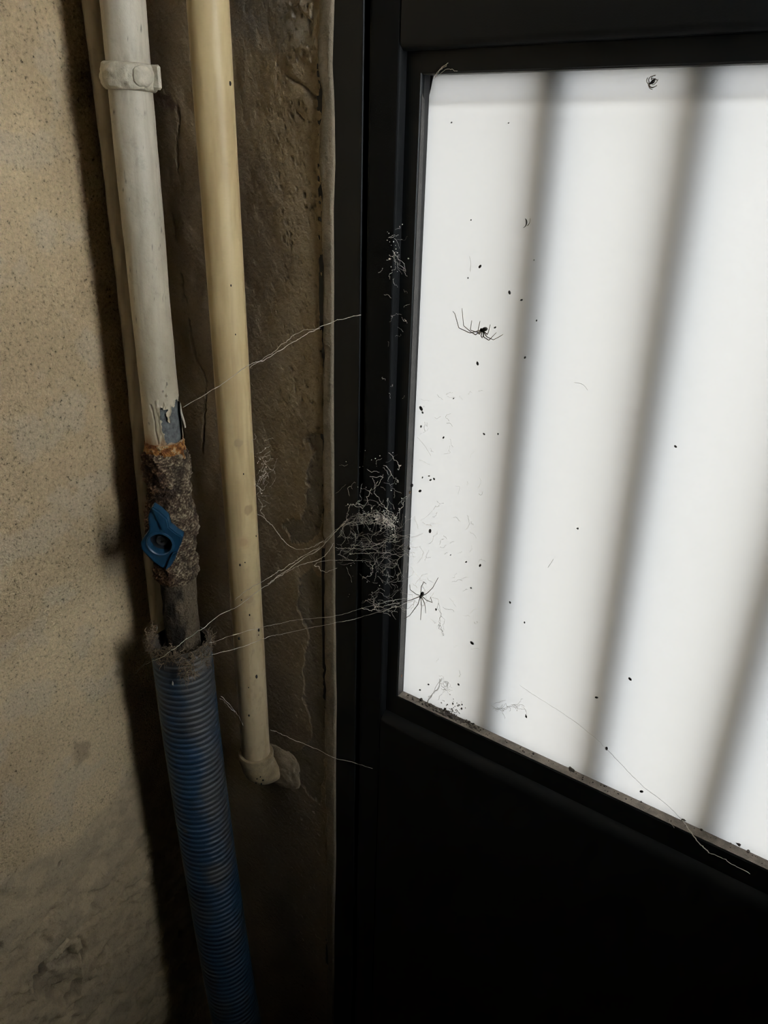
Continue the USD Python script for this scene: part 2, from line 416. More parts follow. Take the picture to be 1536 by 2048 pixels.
border_d = np.exp(-(rec / 0.0007) ** 2)
dy = -(big * 0.006 + mid * 0.0028 + fine * 0.0008)
dy += wr * 0.0013 - edge * 0.0001 + border_d * 0.001 + wc * 0.0022 + 0.0014 * pits + 0.002 * pit_cluster + flaky * (0.0012 * np.sign(mid) - 0.001)
Pw = P.copy(); Pw[:, 1] += np.clip(dy, -0.006, 0.01) * sst(0.0, 0.004, P[:, 0] + 0.018)
tint = mixc((0.285, 0.22, 0.14), (0.19, 0.145, 0.095), sst(-0.15, 0.15, big))
tint = mixc(tint, (0.33, 0.26, 0.165), 0.6 * sst(0.13, 0.19, P[:, 0]) * sst(-0.1, 0.2, mid + 0.1))
tint = mixc(tint, (0.165, 0.145, 0.115), 0.75 * wr)
border = np.exp(-(rec / 0.0007) ** 2) * sst(-0.15, 0.1, mid)
tint = mixc(tint, (0.05, 0.04, 0.03), 0.85 * border)
tint = mixc(tint, (0.38, 0.34, 0.28), 0.7 * flaky * sst(-0.06, 0.08, mid))
tint = mixc(tint, (0.155, 0.14, 0.12), 0.7 * grey_top)
tint = mixc(tint, (0.10, 0.06, 0.045), 0.75 * rustp)
tint = mixc(tint, (0.10, 0.08, 0.06), np.clip(0.8 * wc + 0.6 * pits + 0.7 * pit_cluster, 0, 0.9))
low_shade = sst(1.05, 0.75, P[:, 2])
tint = mixc(tint, (0.17, 0.14, 0.10), 0.55 * low_shade)  # dim light low on the strip painted into its colour
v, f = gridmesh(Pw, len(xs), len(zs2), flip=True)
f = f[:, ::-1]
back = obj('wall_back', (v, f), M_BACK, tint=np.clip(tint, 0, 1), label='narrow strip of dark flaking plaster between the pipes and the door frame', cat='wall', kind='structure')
obj('masonry', box(-0.14, 0.198, 0.014, 0.16, 0, ROOM_Z), M_ROOM, back)
obj('masonry', box(-0.14, -0.03, ROOM_Y, 0.014, 0, ROOM_Z), M_ROOM, back)
obj('lintel', box(0.198, ROOM_X, 0.0, 0.16, 2.12, ROOM_Z), M_ROOM, back)
obj('masonry', box(0.895, ROOM_X, 0.0, 0.16, 0, 2.12), M_ROOM, back)

# the plaster margin that laps against the frame, wavy at its right edge
zt = np.concatenate([np.linspace(0, 0.86, 30)[:-1], np.linspace(0.86, 1.80, 420), np.linspace(1.80, 2.12, 10)[1:]])
us = np.linspace(0, 1, 15)
U, Z = np.meshgrid(us, zt, indexing='ij')
wav = (meshkit.fbm(np.stack([zt * 6.5, zt * 0 + 2.2, zt * 0], -1), 3, 31) - 0.5) * 0.010
px_edge = np.interp(zt, [on_y(668, y)[2] for y in (1900, 1690, 1600, 1000, 420, 330, 250, 130, 0)], [0.0, 0.0045, 0.0055, 0.0035, 0.0035, 0.0055, 0.0045, 0.0015, 0.0035])
xr = 0.2125 + px_edge + wav * 0.5
xl = 0.2020 + (meshkit.fbm(np.stack([zt * 40, zt * 0 + 8.2, zt * 0], -1), 3, 32) - 0.5) * 0.008
XX = xl[None] * (1 - U) + xr[None] * U
P = np.stack([XX, np.zeros_like(XX), Z], -1).reshape(-1, 3)
n1 = meshkit.fbm(P * [120, 1, 30], 3, 33) - 0.5
u = U.ravel()
prof = np.sqrt(np.clip(1 - (2 * np.clip(u, 0, 1) - 1) ** 6, 0, 1))
P[:, 1] = 0.003 - 0.0050 * prof - n1 * 0.0015 * prof
tint = mixc((0.26, 0.21, 0.145), (0.20, 0.165, 0.115), sst(-0.15, 0.15, n1))
tint = mixc(tint, (0.16, 0.13, 0.095), sst(0.95, 0.7, P[:, 2]) * 0.6)  # the margin gets the same painted dimming low down
v, f = gridmesh(P, len(us), len(zt))
obj('trim_1', (v, f), M_BACK, tint=tint, label='rounded lighter plaster margin along the black door frame', cat='plaster edge', kind='structure')

# ------------------------------------------------------------------ the black metal door and its frosted pane
YP, YB = 0.020, 0.009            # the pane, and the face of the glazing bead
PZ0, PZ1, PX0, PX1 = 1.1115, 1.6662, 0.290, 0.790


def quarter(cx, cy, r, a0, a1, n=6):
    return [(cx + r * math.cos(a), cy + r * math.sin(a)) for a in np.radians(np.linspace(a0, a1, n))]


def door_leaf(door, x_hinge, x0, x1, pane_mesh, pane_mat, mirror=False):
    """Stiles, rails, a plain lower panel, glazing beads and the pane of one leaf. x0..x1: the pane opening."""
    zb, zt_, ob = PZ0, PZ1, 0.0135
    sx = x0 - ob                                             # where the stile's rounded edge falls to the bead
    left = [(x_hinge, 0.045), (x_hinge, 0.004)] + quarter(x_hinge + 0.004, 0.004, 0.004, 180, 270) + quarter(sx - 0.0022, 0.0022, 0.0022, 270, 360) + [(sx, 0.045)]
    obj('stile', prism(left, 0.02, 2.06), M_MATT, door)
    ex = x1 + ob
    rgt = [(ex, 0.045)] + quarter(ex + 0.006, 0.006, 0.006, 180, 270) + quarter(ex + 0.030, 0.004, 0.004, 270, 360) + [(ex + 0.034, 0.045)]
    obj('stile', prism(rgt, 0.02, 2.06), M_BLACK, door)
    # lower panel, its top edge rounded: (y, z) outline pushed along x
    lp = [(0.045, 0.02), (0.0, 0.02)] + [(0.012 - 0.012 * math.cos(a), 1.0765 + 0.012 * math.sin(a)) for a in np.radians(np.linspace(0, 90, 8))] + [(0.045, 1.0885)]
    obj('lower_panel', prism(lp, sx, ex, 'x'), M_BLACK, door)
    tr = [(0.045, 1.681)] + [(0.006 - 0.006 * math.cos(a), 1.687 - 0.006 * math.sin(a)) for a in np.radians(np.linspace(90, 0, 8))] + [(0.0, 1.7145), (0.004, 1.7165), (0.045, 1.7165)]
    obj('top_rail', prism(tr, sx, ex, 'x'), M_BLACK, door)
    up_ = [(0.045, 1.7205), (0.003, 1.7205), (0.0, 1.7235), (0.0, 2.06), (0.045, 2.06)]
    obj('upper_panel', prism(up_, sx, ex, 'x'), M_BLACK, door)
    obj('backing', box(sx, ex, 0.030, 0.044, 1.714, 1.723), M_BLACK, door)
    # glazing beads: face toward the room, small chamfer, reveal toward the glass
    c = 0.0012
    e = 0.0005                                               # a dusty film-thin lip on the reveal of each bead
    bl = [(sx - 0.002, 0.03), (sx - 0.002, YB), (x0 - c, YB), (x0 - e, YB + c), (x0 - e, 0.0285), (sx, 0.03)]
    o = obj('glazing_bead', prism(bl, zb - 0.026, zt_ + 0.018), M_BLACK, door)
    lip = [(YB + c, zb), (0.0183, zb), (0.0172, 1.45), (0.0148, 1.63), (0.0140, 1.650), (YB + c, 1.654)]
    obj('bead_lip', prism(lip, x0 - e, x0, 'x'), M_BEAD, o, label='worn grey edge of the bead')
    obj('gasket', box(x0 - 0.0004, x0 - 0.0001, 0.0125, 0.0230, zb, zt_), M_RUBBER, door)
    br = [(ex + 0.002, 0.03), (x1 + e, 0.0285), (x1 + e, YB + c), (x1 + c, YB), (ex + 0.002, YB)]
    o = obj('glazing_bead', prism(br, zb - 0.026, zt_ + 0.018), M_BLACK, door)
    obj('bead_lip', box(x1, x1 + e, YB + c, 0.0165, zb, zt_), M_BEAD, o)
    bb = [(YB, zb - 0.026), (YB, zb - 0.0015), (YB + 0.001, zb - e), (0.0285, zb - e), (0.0285, zb - 0.026)]
    o = obj('glazing_bead', prism(bb, x0 - 0.001, x1 + 0.001, 'x'), M_BLACK, door)
    obj('bead_lip', box(x0, x1, YB + 0.001, 0.0192, zb - e, zb), M_LEDGE, o, label='dusty top of the bottom bead')
    bt = [(YB, zt_ + 0.018), (0.0285, zt_ + 0.018), (0.0285, zt_ + e), (YB + c, zt_ + e), (YB, zt_ + c)]
    o = obj('glazing_bead', prism(bt, x0 - 0.001, x1 + 0.001, 'x'), M_BLACK, door)
    obj('bead_lip', box(x0, x1, YB + c, 0.0192, zt_, zt_ + e), M_BEAD, o)
    obj('pane', pane_mesh, pane_mat, door, smooth=False)


door = thing('door_1', (0.215, 0, 0), label='black metal door with a frosted pane and plain lower panel', cat='door', kind='structure')
obj('door_frame', prism([(0.196, 0.06), (0.196, 0.003)] + quarter(0.199, 0.004, 0.003, 180, 270) + quarter(0.2423, 0.0012, 0.0012, 270, 360) + [(0.2435, 0.06)], 0.0, 2.12), M_BLACK, door)
obj('door_frame', box(0.2435, 0.842, 0.0, 0.06, 2.07, 2.12, 0.002), M_BLACK, door)
obj('weather_strip', box(0.2435, 0.2475, 0.012, 0.055, 0.02, 2.06), M_RUBBER, door)
# pane outline (x, z): its left edge is cut crooked, wider at the top corner
edge_px = [(869, 151), (862, 176), (855.5, 202), (855, 235), (853, 262), (848, 330), (845, 380), (841, 440), (837.5, 520), (832, 640), (827, 760), (821, 900), (815, 1030), (810, 1150), (806, 1260), (802, 1345), (801, 1362), (796.5, 1374)]
edge = [(on_y(a, b, YP)[0], on_y(a, b, YP)[2]) for a, b in edge_px]
edge[0] = (edge[0][0], PZ1 + 0.004)
EW = 0.0008                               # width of the cut edge, its glint put into a brighter strip
outline = [(x + EW, z) for x, z in edge] + [(edge[-1][0] + EW, PZ0 - 0.003), (PX1 + 0.004, PZ0 - 0.003), (PX1 + 0.004, PZ1 + 0.004)]
pane_poly = Polygon(outline)
pane_poly = pane_poly if pane_poly.is_valid else pane_poly.buffer(0)
pt = trimesh.creation.triangulate_polygon(pane_poly, engine='earcut')
pane_mesh = (np.stack([pt[0][:, 0], np.full(len(pt[0]), YP), pt[0][:, 1]], -1), np.asarray(pt[1]))
door_leaf(door, 0.2475, PX0, PX1, pane_mesh, M_PANE)
# black gasket in the rebate, showing where the pane stops short
gp = shapely.box(PX0 - 0.006, PZ0 - 0.003, PX0 + 0.020, PZ1 + 0.006).difference(pane_poly.buffer(0.0004))
gp = max(getattr(gp, 'geoms', [gp]), key=lambda q: q.area)
obj('gasket', prism(list(gp.exterior.coords)[:-1], YP + 0.0004, YP + 0.006, 'y'), M_RUBBER, door)
ee = np.array(edge); en = len(ee)
ev = np.vstack([np.c_[ee[:, 0], np.full(en, YP), ee[:, 1]], np.c_[ee[:, 0] + EW, np.full(en, YP), ee[:, 1]]])
ef = np.array([[i, i + 1, en + i + 1] for i in range(en - 1)] + [[i, en + i + 1, en + i] for i in range(en - 1)])
obj('pane_edge', (ev, ef), M_EDGE, door, smooth=False, label='cut edge of the pane, its glint put into a brighter strip')
obj('shade_strip', (np.array([(PX0 - 0.01, YP + 0.0035, 1.6478), (PX1 + 0.004, YP + 0.0035, 1.6512), (PX1 + 0.004, YP + 0.0035, 1.674), (PX0 - 0.01, YP + 0.0035, 1.674)]), np.array([[0, 1, 2], [0, 2, 3]])), M_STRIP, door, smooth=False)  # added sheet dims the pane top, in place of a lintel shadow

obj('door_frame', box(0.842, 0.897, 0.0, 0.06, 0.0, 2.12, 0.002), M_BLACK, door)

# security grille outside, close behind the frosted pane
gr = thing('security_grille', (0.54, 0.05, 1.0), label='grey vertical bars just outside the frosted pane', cat='window grille')
for bx, ln in ((0.3890, 0.0), (0.4910, -0.009), (0.5945, -0.002), (0.698, 0.0)):
    obj('bar', tube([(bx - ln * 0.75, 0.0375, 0.98), (bx + ln * 0.75, 0.0375, 1.80)], 0.0110, 24), M_BAR, gr)
for bz in (0.99, 1.79):
    obj('rail', box(0.27, 0.81, 0.047, 0.060, bz - 0.012, bz + 0.012, 0.002), M_BAR, gr)

# ------------------------------------------------------------------ painted steel water pipe, rusty below
R1 = 0.0172


def axis1(z):
    z = np.asarray(z, float)
    return np.stack([np.interp(z, [0.9, 1.1285, 1.3174, 1.4591, 1.7143, 2.6], [0.071, 0.07, 0.0681, 0.0663, 0.0658, 0.0648]),
                     np.interp(z, [0.9, 1.1285, 1.7143, 2.6], [-0.0783, -0.0773, -0.0717, -0.0717]), z], -1)


wp = thing('water_pipe', (0.0681, -0.0736, 1.053), label='grey-white painted steel pipe with peeling paint, nearest the left wall', cat='pipe')
zq = np.linspace(1.053, ROOM_Z, 60)
obj('pipe', tube(axis1(zq), R1 - 0.0012, 40), M_ZINC, wp, label='bare galvanized steel')
Z_JOINT = 1.3553
zq = np.concatenate([np.linspace(Z_JOINT - 0.004, 1.46, 150), np.linspace(1.46, 1.80, 150)[1:], np.linspace(1.80, ROOM_Z, 20)[1:]])
NS = 200
c = axis1(zq); ang = np.arange(NS) * 2 * np.pi / NS
TH, ZZ = np.meshgrid(ang, zq, indexing='xy')
nn = np.stack([np.cos(TH), np.sin(TH), ZZ], -1)
n1 = meshkit.fbm(np.stack([np.cos(TH) * 3.2, np.sin(TH) * 3.2, ZZ * 60], -1), 4, 41) - 0.5
n2 = meshkit.fbm(np.stack([np.cos(TH) * 1.2, np.sin(TH) * 1.2, ZZ * 14], -1), 3, 42) - 0.5
n3 = meshkit.fbm(np.stack([np.cos(TH) * 9, np.sin(TH) * 9, ZZ * 160], -1), 3, 43) - 0.5
# bare window: between two bearings that face the photographer's right
view = np.arctan2(CAM[1] + 0.0717, CAM[0] - 0.0658)
dth = np.angle(np.exp(1j * (TH - view)))
hgt = (ZZ - (Z_JOINT + 0.004)) / 0.048
bare = np.minimum((dth + 0.0 + n1 * 0.45 + n3 * 0.35), (1.25 - dth + n1 * 0.2)) * R1
bare = np.minimum(bare, (0.040 + n1 * 0.045 + n3 * 0.035 - (ZZ - Z_JOINT)))
bare = np.minimum(bare, ZZ - (Z_JOINT + 0.007 + n1 * 0.010))
lift = np.exp(-(np.minimum(bare, 0) / 0.0026) ** 2) * 0.0013
crackp = np.exp(-((dth + 0.42 + 0.25 * (hgt - 0.5) + n1 * 0.35) * R1 / 0.0009) ** 2) * (hgt < 0.85) * (hgt > 0.05)
rr = R1 + n2 * 0.0016 + n1 * 0.0005 + lift - crackp * 0.0010
scrap = (n3 + 0.5 * n1 > 0.44) & (ZZ < 1.70)
vx = c[:, None, 0] + rr * np.cos(TH); vy = c[:, None, 1] + rr * np.sin(TH)
V = np.stack([vx, vy, ZZ], -1).reshape(-1, 3)
i, j = np.meshgrid(np.arange(len(zq) - 1), np.arange(NS), indexing='ij')
q = np.stack([i * NS + j, i * NS + (j + 1) % NS, (i + 1) * NS + (j + 1) % NS, (i + 1) * NS + j], -1).reshape(-1, 4)
keep = ~((bare.ravel()[q] > 0).sum(1) >= 3) & ~((scrap.ravel()[q]).sum(1) >= 3)
q = q[keep]
tint = mixc((0.475, 0.415, 0.305), (0.39, 0.335, 0.24), sst(-0.15, 0.15, n2.ravel()))
tint = mixc(tint, (0.51, 0.465, 0.37), 0.7 * sst(1.45, 1.62, ZZ.ravel()))
streak = meshkit.fbm(np.stack([np.cos(TH) * 6, np.sin(TH) * 6, ZZ * 14], -1), 3, 44).ravel() - 0.5
tint = mixc(tint, (0.36, 0.31, 0.24), 0.4 * sst(0.02, 0.25, streak))
tint = mixc(tint, (0.42, 0.33, 0.21), 0.6 * sst(Z_JOINT + 0.05, Z_JOINT, ZZ.ravel()))
tint = mixc(tint, (0.13, 0.10, 0.075), np.clip(0.7 * crackp.ravel(), 0, 1))
tint = mixc(tint, (0.25, 0.10, 0.03), 0.8 * sst(Z_JOINT + 0.014, Z_JOINT, ZZ.ravel() + n1.ravel() * 0.02))
chip = sst(0.285, 0.32, n3.ravel() + 0.35 * n1.ravel())
tint = mixc(tint, (0.12, 0.11, 0.10), 0.75 * chip)
clz = on_y(250, 150, -0.0878)[2]
tint = mixc(tint, (0.22, 0.18, 0.13), 0.6 * np.exp(-((ZZ.ravel() - clz) / 0.016) ** 2) * sst(-0.1, 0.15, n1.ravel()))
fq = np.vstack([q[:, [0, 1, 2]], q[:, [0, 2, 3]]])
obj('paint_layer', (V, fq), M_PIPE1, wp, tint=tint, label='grey-white paint peeling open at the bottom')
# a curl of paint standing off the pipe's right edge
cu = [axis1(z) + 0 for z in np.linspace(Z_JOINT + 0.018, Z_JOINT + 0.047, 14)]
fl = []
for k, cc in enumerate(cu):
    s = k / 13
    for w in (-1, 1):
        a = view + 1.22 + w * 0.10 * math.sin(math.pi * min(1, s + .15)) + 0.05 * math.sin(9 * s)
        r = R1 + 0.0015 + 0.003 * (1 - s) ** 2
        fl.append((cc[0] + r * math.cos(a), cc[1] + r * math.sin(a), cc[2]))
V = np.array(fl); 
F = []
for k in range(13):
    F += [[2 * k, 2 * k + 1, 2 * k + 3], [2 * k, 2 * k + 3, 2 * k + 2]]
V2 = V + np.array([math.cos(view + 1.22), math.sin(view + 1.22), 0]) * 0.0006
obj('paint_flake', (np.vstack([V, V2]), np.vstack([F, np.array(F)[:, ::-1] + len(V)])), M_PIPE1, wp, tint=np.tile((0.62, 0.57, 0.46), (2 * len(V), 1)))
# rust collar where the paint ends
zc = np.linspace(Z_JOINT - 0.014, Z_JOINT + 0.005, 24)
cc = axis1(zc); TH, ZZ = np.meshgrid(np.arange(120) * 2 * np.pi / 120, zc, indexing='xy')
nr = meshkit.fbm(np.stack([np.cos(TH) * 5, np.sin(TH) * 5, ZZ * 220], -1), 4, 45) - 0.5
rr = R1 + 0.0006 + nr * 0.0042 + 0.0012 * np.sin(np.pi * (ZZ - zc[0]) / (zc[-1] - zc[0]))
mesh = tube(cc, rr, 120)
tt = mixc((0.16, 0.055, 0.018), (0.42, 0.19, 0.05), sst(-0.12, 0.14, nr.ravel()))
tt = mixc(tt, (0.50, 0.40, 0.26), 0.7 * sst(0.08, 0.2, nr.ravel()))
obj('rust_collar', mesh, M_RUST, wp, tint=np.vstack([tt, tt[:2]]), label='orange rust ring where the paint ends')
# lower tail of the pipe below the valve, black with dirt
zl = np.linspace(1.053, 1.2371, 50); cc = axis1(zl)
TH, ZZ = np.meshgrid(np.arange(90) * 2 * np.pi / 90, zl, indexing='xy')
nr = meshkit.fbm(np.stack([np.cos(TH) * 2.5, np.sin(TH) * 2.5, ZZ * 60], -1), 4, 46) - 0.5
mesh = tube(cc, R1 + 0.0006 + nr * 0.005, 90)
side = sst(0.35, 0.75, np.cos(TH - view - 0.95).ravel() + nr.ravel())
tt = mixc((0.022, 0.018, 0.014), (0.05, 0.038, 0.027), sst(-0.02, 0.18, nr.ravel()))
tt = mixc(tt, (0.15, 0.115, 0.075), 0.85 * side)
obj('lower_pipe', mesh, M_RUST, wp, tint=np.vstack([tt, tt[:2]]), label='dirt-blackened pipe end below the valve')

# thin painted conduit hugging the wall behind the steel pipe
zc = np.linspace(1.08, ROOM_Z, 160)
cn = np.stack([0.0125 + 0.0010 * np.sin(zc * 9), -0.0585 + 0.001 * np.sin(zc * 5 + 1) - 0.004 * sst(1.45, 1.2, zc), zc], -1)
TH, ZZ = np.meshgrid(np.arange(40) * 2 * np.pi / 40, zc, indexing='xy')
nr = meshkit.fbm(np.stack([np.cos(TH) * 2, np.sin(TH) * 2, ZZ * 40], -1), 3, 47) - 0.5
mesh = tube(cn, 0.0090 + nr * 0.002, 40)
tt = mixc((0.52, 0.44, 0.32), (0.40, 0.33, 0.24), sst(-0.15, 0.15, nr.ravel()))
obj('conduit', mesh, M_PIPE1, tint=np.vstack([tt, tt[:2]]), label='thin painted conduit squeezed between the grey-white pipe and the left wall', cat='conduit')

# pipe clamp
cz = clz
ca = axis1(cz)
pc = thing('pipe_clamp', (ca[0], ca[1], cz), label='painted clamp ring near the top of the grey-white pipe', cat='pipe clamp')
pr = [(R1 - 0.001 + 0.0062 * max(0.0, math.cos(a)) ** 0.55, 0.0098 * math.sin(a)) for a in np.radians(np.linspace(-90, 90, 17))]
ring = lathe_axis(pr, ca, (0.03, 0.02, 1), 90)
nv = ring.vertices; nz = meshkit.fbm(nv * 220, 3, 48) - 0.5
rad = nv - ca; rad[:, 2] = 0; ring.vertices = nv + rad * (nz[:, None] * 0.16)
M_CLAMP = plain('clamp_paint', (0.47, 0.42, 0.32), 0.6, bump=0.0008, bscale=260, var=0.2, vscale=120)
obj('band', ring, M_CLAMP, pc, smooth=40)
ear_dir = np.array([math.cos(view + 1.05), math.sin(view + 1.05), 0]); tdir = np.array([-ear_dir[1], ear_dir[0], 0])
e0 = ca + ear_dir * (R1 + 0.001)


def oriented_box(c, ex, ey, ez, hx, hy, hz, b):
    m = box(-hx, hx, -hy, hy, -hz, hz, b)
    v = m.vertices @ np.array([ex, ey, ez]) + c
    return trimesh.Trimesh(v, m.faces, process=False)


zdir = np.array([0, 0, 1.0])
obj('ear', oriented_box(e0 + ear_dir * 0.004, ear_dir, tdir, zdir, 0.0050, 0.0018, 0.0088, 0.0016), M_CLAMP, pc)
bump_dir = np.array([math.cos(view + 0.48), math.sin(view + 0.48), 0])
lump = trimesh.creation.icosphere(3, 1.0)
lump.vertices = lump.vertices * (1 + 0.25 * (meshkit.fbm(lump.vertices * 2.2 + 4, 3, 49)[:, None] - 0.5))
lv = lump.vertices * [0.0034, 0.0085, 0.0078]
bt_ = np.array([-bump_dir[1], bump_dir[0], 0])
obj('screw_head', trimesh.Trimesh(lv @ np.array([bump_dir, bt_, zdir]) + ca + bump_dir * (R1 + 0.0038), lump.faces, process=False), M_CLAMP, pc)
vdir = np.array([math.cos(view), math.sin(view), 0])
obj('wall_rod', tube([ca - vdir * 0.012, ca - vdir * 0.072], 0.005, 16), plain('dark_rod', (0.09, 0.07, 0.05), 0.9), pc)  # rod coloured darker than the clamp paint

# ------------------------------------------------------------------ rusty valve with its blue butterfly handle
vv = thing('valve', tuple(axis1(1.2229)), label='crusted rusty valve with a blue butterfly handle', cat='valve')
zb_ = [1.2097, 1.2135, 1.2277, 1.2343, 1.2381, 1.2438, 1.257, 1.2702, 1.2835, 1.2947, 1.308, 1.3174, 1.3231, 1.3344, 1.3476, 1.3514]
rb_ = [0.0180, 0.0215, 0.0225, 0.0222, 0.0195, 0.0215, 0.0245, 0.0258, 0.0248, 0.0222, 0.0205, 0.0205, 0.0225, 0.0228, 0.0218, 0.0165]
zv = np.linspace(1.2097, 1.3514, 170); NSV = 200
cc = axis1(zv); TH, ZZ = np.meshgrid(np.arange(NSV) * 2 * np.pi / NSV, zv, indexing='xy')
hexm = (np.cos(np.pi / 6) / np.cos((TH % (np.pi / 3)) - np.pi / 6))
hx = (sst(1.3174, 1.3231, ZZ) * sst(1.3505, 1.3476, ZZ) + sst(1.2107, 1.2144, ZZ) * sst(1.2362, 1.2324, ZZ))
rr = np.interp(ZZ, zb_, rb_) * (1 + hx * (hexm * 1.04 - 1))
q3 = np.stack([np.cos(TH) * 2.2, np.sin(TH) * 2.2, ZZ * 95], -1)
crust = meshkit.fbm(q3 * 1.6, 5, 51) - 0.5; crust2 = meshkit.fbm(q3 * 7, 4, 52) - 0.5
lumps = meshkit.fbm(q3 * [0.7, 0.7, 0.55] + 4.4, 3, 53) - 0.5
rr = rr + lumps * 0.0075 + crust * 0.0055 + crust2 * 0.0030
tt = mixc((0.065, 0.040, 0.026), (0.24, 0.185, 0.12), sst(-0.10, 0.16, (0.5 * crust + crust2).ravel()))
tt = mixc(tt, (0.46, 0.38, 0.27), 0.8 * sst(0.10, 0.22, (0.4 * crust + crust2).ravel()))
left = sst(0.15, -0.45, np.sin(TH - view).ravel() + 1.6 * lumps.ravel())  # shaded left side painted darker, along with its red rust
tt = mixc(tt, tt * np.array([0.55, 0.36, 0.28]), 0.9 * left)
tt = mixc(tt, (0.030, 0.021, 0.015), 0.7 * sst(0.02, -0.16, lumps.ravel() + 0.5 * crust.ravel()))
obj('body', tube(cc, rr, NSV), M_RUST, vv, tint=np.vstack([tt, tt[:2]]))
HD = np.array([0.60, -0.79, -0.10]); HD /= np.linalg.norm(HD)     # the handle's axis
HC = on_y(321, 1087, -0.1142)                                     # centre of its face
stem0 = axis1(HC[2] + 0.002)
obj('stem', tube([stem0, HC - HD * 0.008], [0.013, 0.0095], 32), plain('dark_brass', (0.07, 0.05, 0.035), 0.8, bump=0.001, bscale=400), vv)
HX = np.cross(zdir, HD); HX /= np.linalg.norm(HX)                 # handle's right as seen from the front
HY = np.cross(HD, HX)
sc = 0.000118
raw = [(500, 1085), (545, 1120), (600, 1180), (608, 1255), (655, 1300), (702, 1335), (692, 1375), (655, 1450), (622, 1525), (585, 1580), (540, 1617), (490, 1598), (445, 1560), (400, 1502), (362, 1440), (368, 1385), (408, 1335), (445, 1285), (452, 1180), (478, 1110)]
hp = Polygon([((x - 520) * sc, -(y - 1395) * sc * 1.10) for x, y in raw]).buffer(-0.0012).buffer(0.0012)


def local(m, off=0.0):
    v = m.vertices
    return trimesh.Trimesh(HC + np.outer(v[:, 0], HX) + np.outer(v[:, 1], HY) + np.outer(v[:, 2] + off, HD), m.faces, process=False)


ringhole = Point(0, 0).buffer(0.0108, 32)
plate = trimesh.creation.extrude_polygon(hp.difference(ringhole), 0.0085, engine='earcut')
bev = trimesh.creation.extrude_polygon(hp.buffer(-0.0012).difference(ringhole), 0.0095, engine='earcut')
hnd = obj('handle', cat(local(plate, -0.0085), local(bev, -0.0085)), M_BLUE, vv, label='blue plastic butterfly handle')
obj('hub_ring', lathe_axis([(0.0108, -0.009), (0.0108, 0.0012), (0.0118, 0.0022), (0.0130, 0.0018), (0.0138, 0.0), (0.0138, -0.006)], HC, HD, 56), M_BLUE, hnd)
obj('hub_floor', lathe_axis([(0.0, -0.007), (0.0109, -0.007), (0.0109, -0.009), (0, -0.009)], HC, HD, 40), plain('dark_hub', (0.02, 0.022, 0.026), 0.8), hnd)  # hub floor coloured darker than the blue ring
obj('screw', lathe_axis([(0.0, -0.0044), (0.0016, -0.0044), (0.0018, -0.0030), (0.0046, -0.0026), (0.0055, -0.0036), (0.0056, -0.0075)], HC + HX * 0.0006 + HY * 0.001, HD, 32), M_SCREW, hnd)
# thick grip wings standing on the plate, above and below the hub
for sgn, pts in ((1, [(500, 1090), (545, 1125), (596, 1182), (602, 1250), (560, 1262), (530, 1180)]), (-1, [(540, 1612), (585, 1575), (620, 1522), (650, 1452), (612, 1468), (575, 1530)])):
    w = trimesh.creation.extrude_polygon(Polygon([((x - 520) * sc, -(y - 1395) * sc * 1.10) for x, y in pts]), 0.0025, engine='earcut')
    obj('wing_rib', local(w, 0.0008), M_BLUE, hnd)

# ------------------------------------------------------------------ cream pipe with its elbow into the wall
A2 = lambda z: np.stack([np.interp(z, [0.94, 1.72, 2.6], [0.1215, 0.1150, 0.1120]), np.full(np.shape(z), -0.030), np.asarray(z, float)], -1)
R2 = 0.0164
drain = thing('drain_pipe', (0.12, -0.03, 0.93), label='yellowed cream plastic pipe between the grey-white pipe and the door', cat='pipe')
zq = np.concatenate([np.linspace(0.955, 1.80, 560), np.linspace(1.80, ROOM_Z, 20)[1:]])
NS2 = 128
TH, ZZ = np.meshgrid(np.arange(NS2) * 2 * np.pi / NS2, zq, indexing='xy')
nr = meshkit.fbm(np.stack([np.cos(TH) * 2, np.sin(TH) * 2, ZZ * 16], -1), 4, 61) - 0.5
ns = meshkit.fbm(np.stack([np.cos(TH) * 6, np.sin(TH) * 6, ZZ * 120], -1), 3, 62) - 0.5
mesh = tube(A2(zq), R2 + nr * 0.0006, NS2)
tt = mixc((0.585, 0.455, 0.245), (0.50, 0.375, 0.195), sst(-0.12, 0.12, nr.ravel()))
zz = ZZ.ravel()
tt = mixc(tt, (0.47, 0.385, 0.26), 0.6 * sst(1.30, 1.05, zz))
tt = mixc(tt, (0.40, 0.30, 0.19), 0.55 * sst(0.06, 0.2, ns.ravel()) * sst(1.35, 1.1, zz))
def on_drain(px, py):
    """Where the line of sight of a mark meets the drain pipe's surface."""
    d = ray(px, py); o = CAM - A2(np.array(on_y(px, py, -0.045)[2]))
    a = d[0]**2 + d[1]**2; b = 2 * (o[0] * d[0] + o[1] * d[1]); cq = o[0]**2 + o[1]**2 - R2**2
    return CAM + d * ((-b - math.sqrt(max(b * b - 4 * a * cq, 0))) / (2 * a))


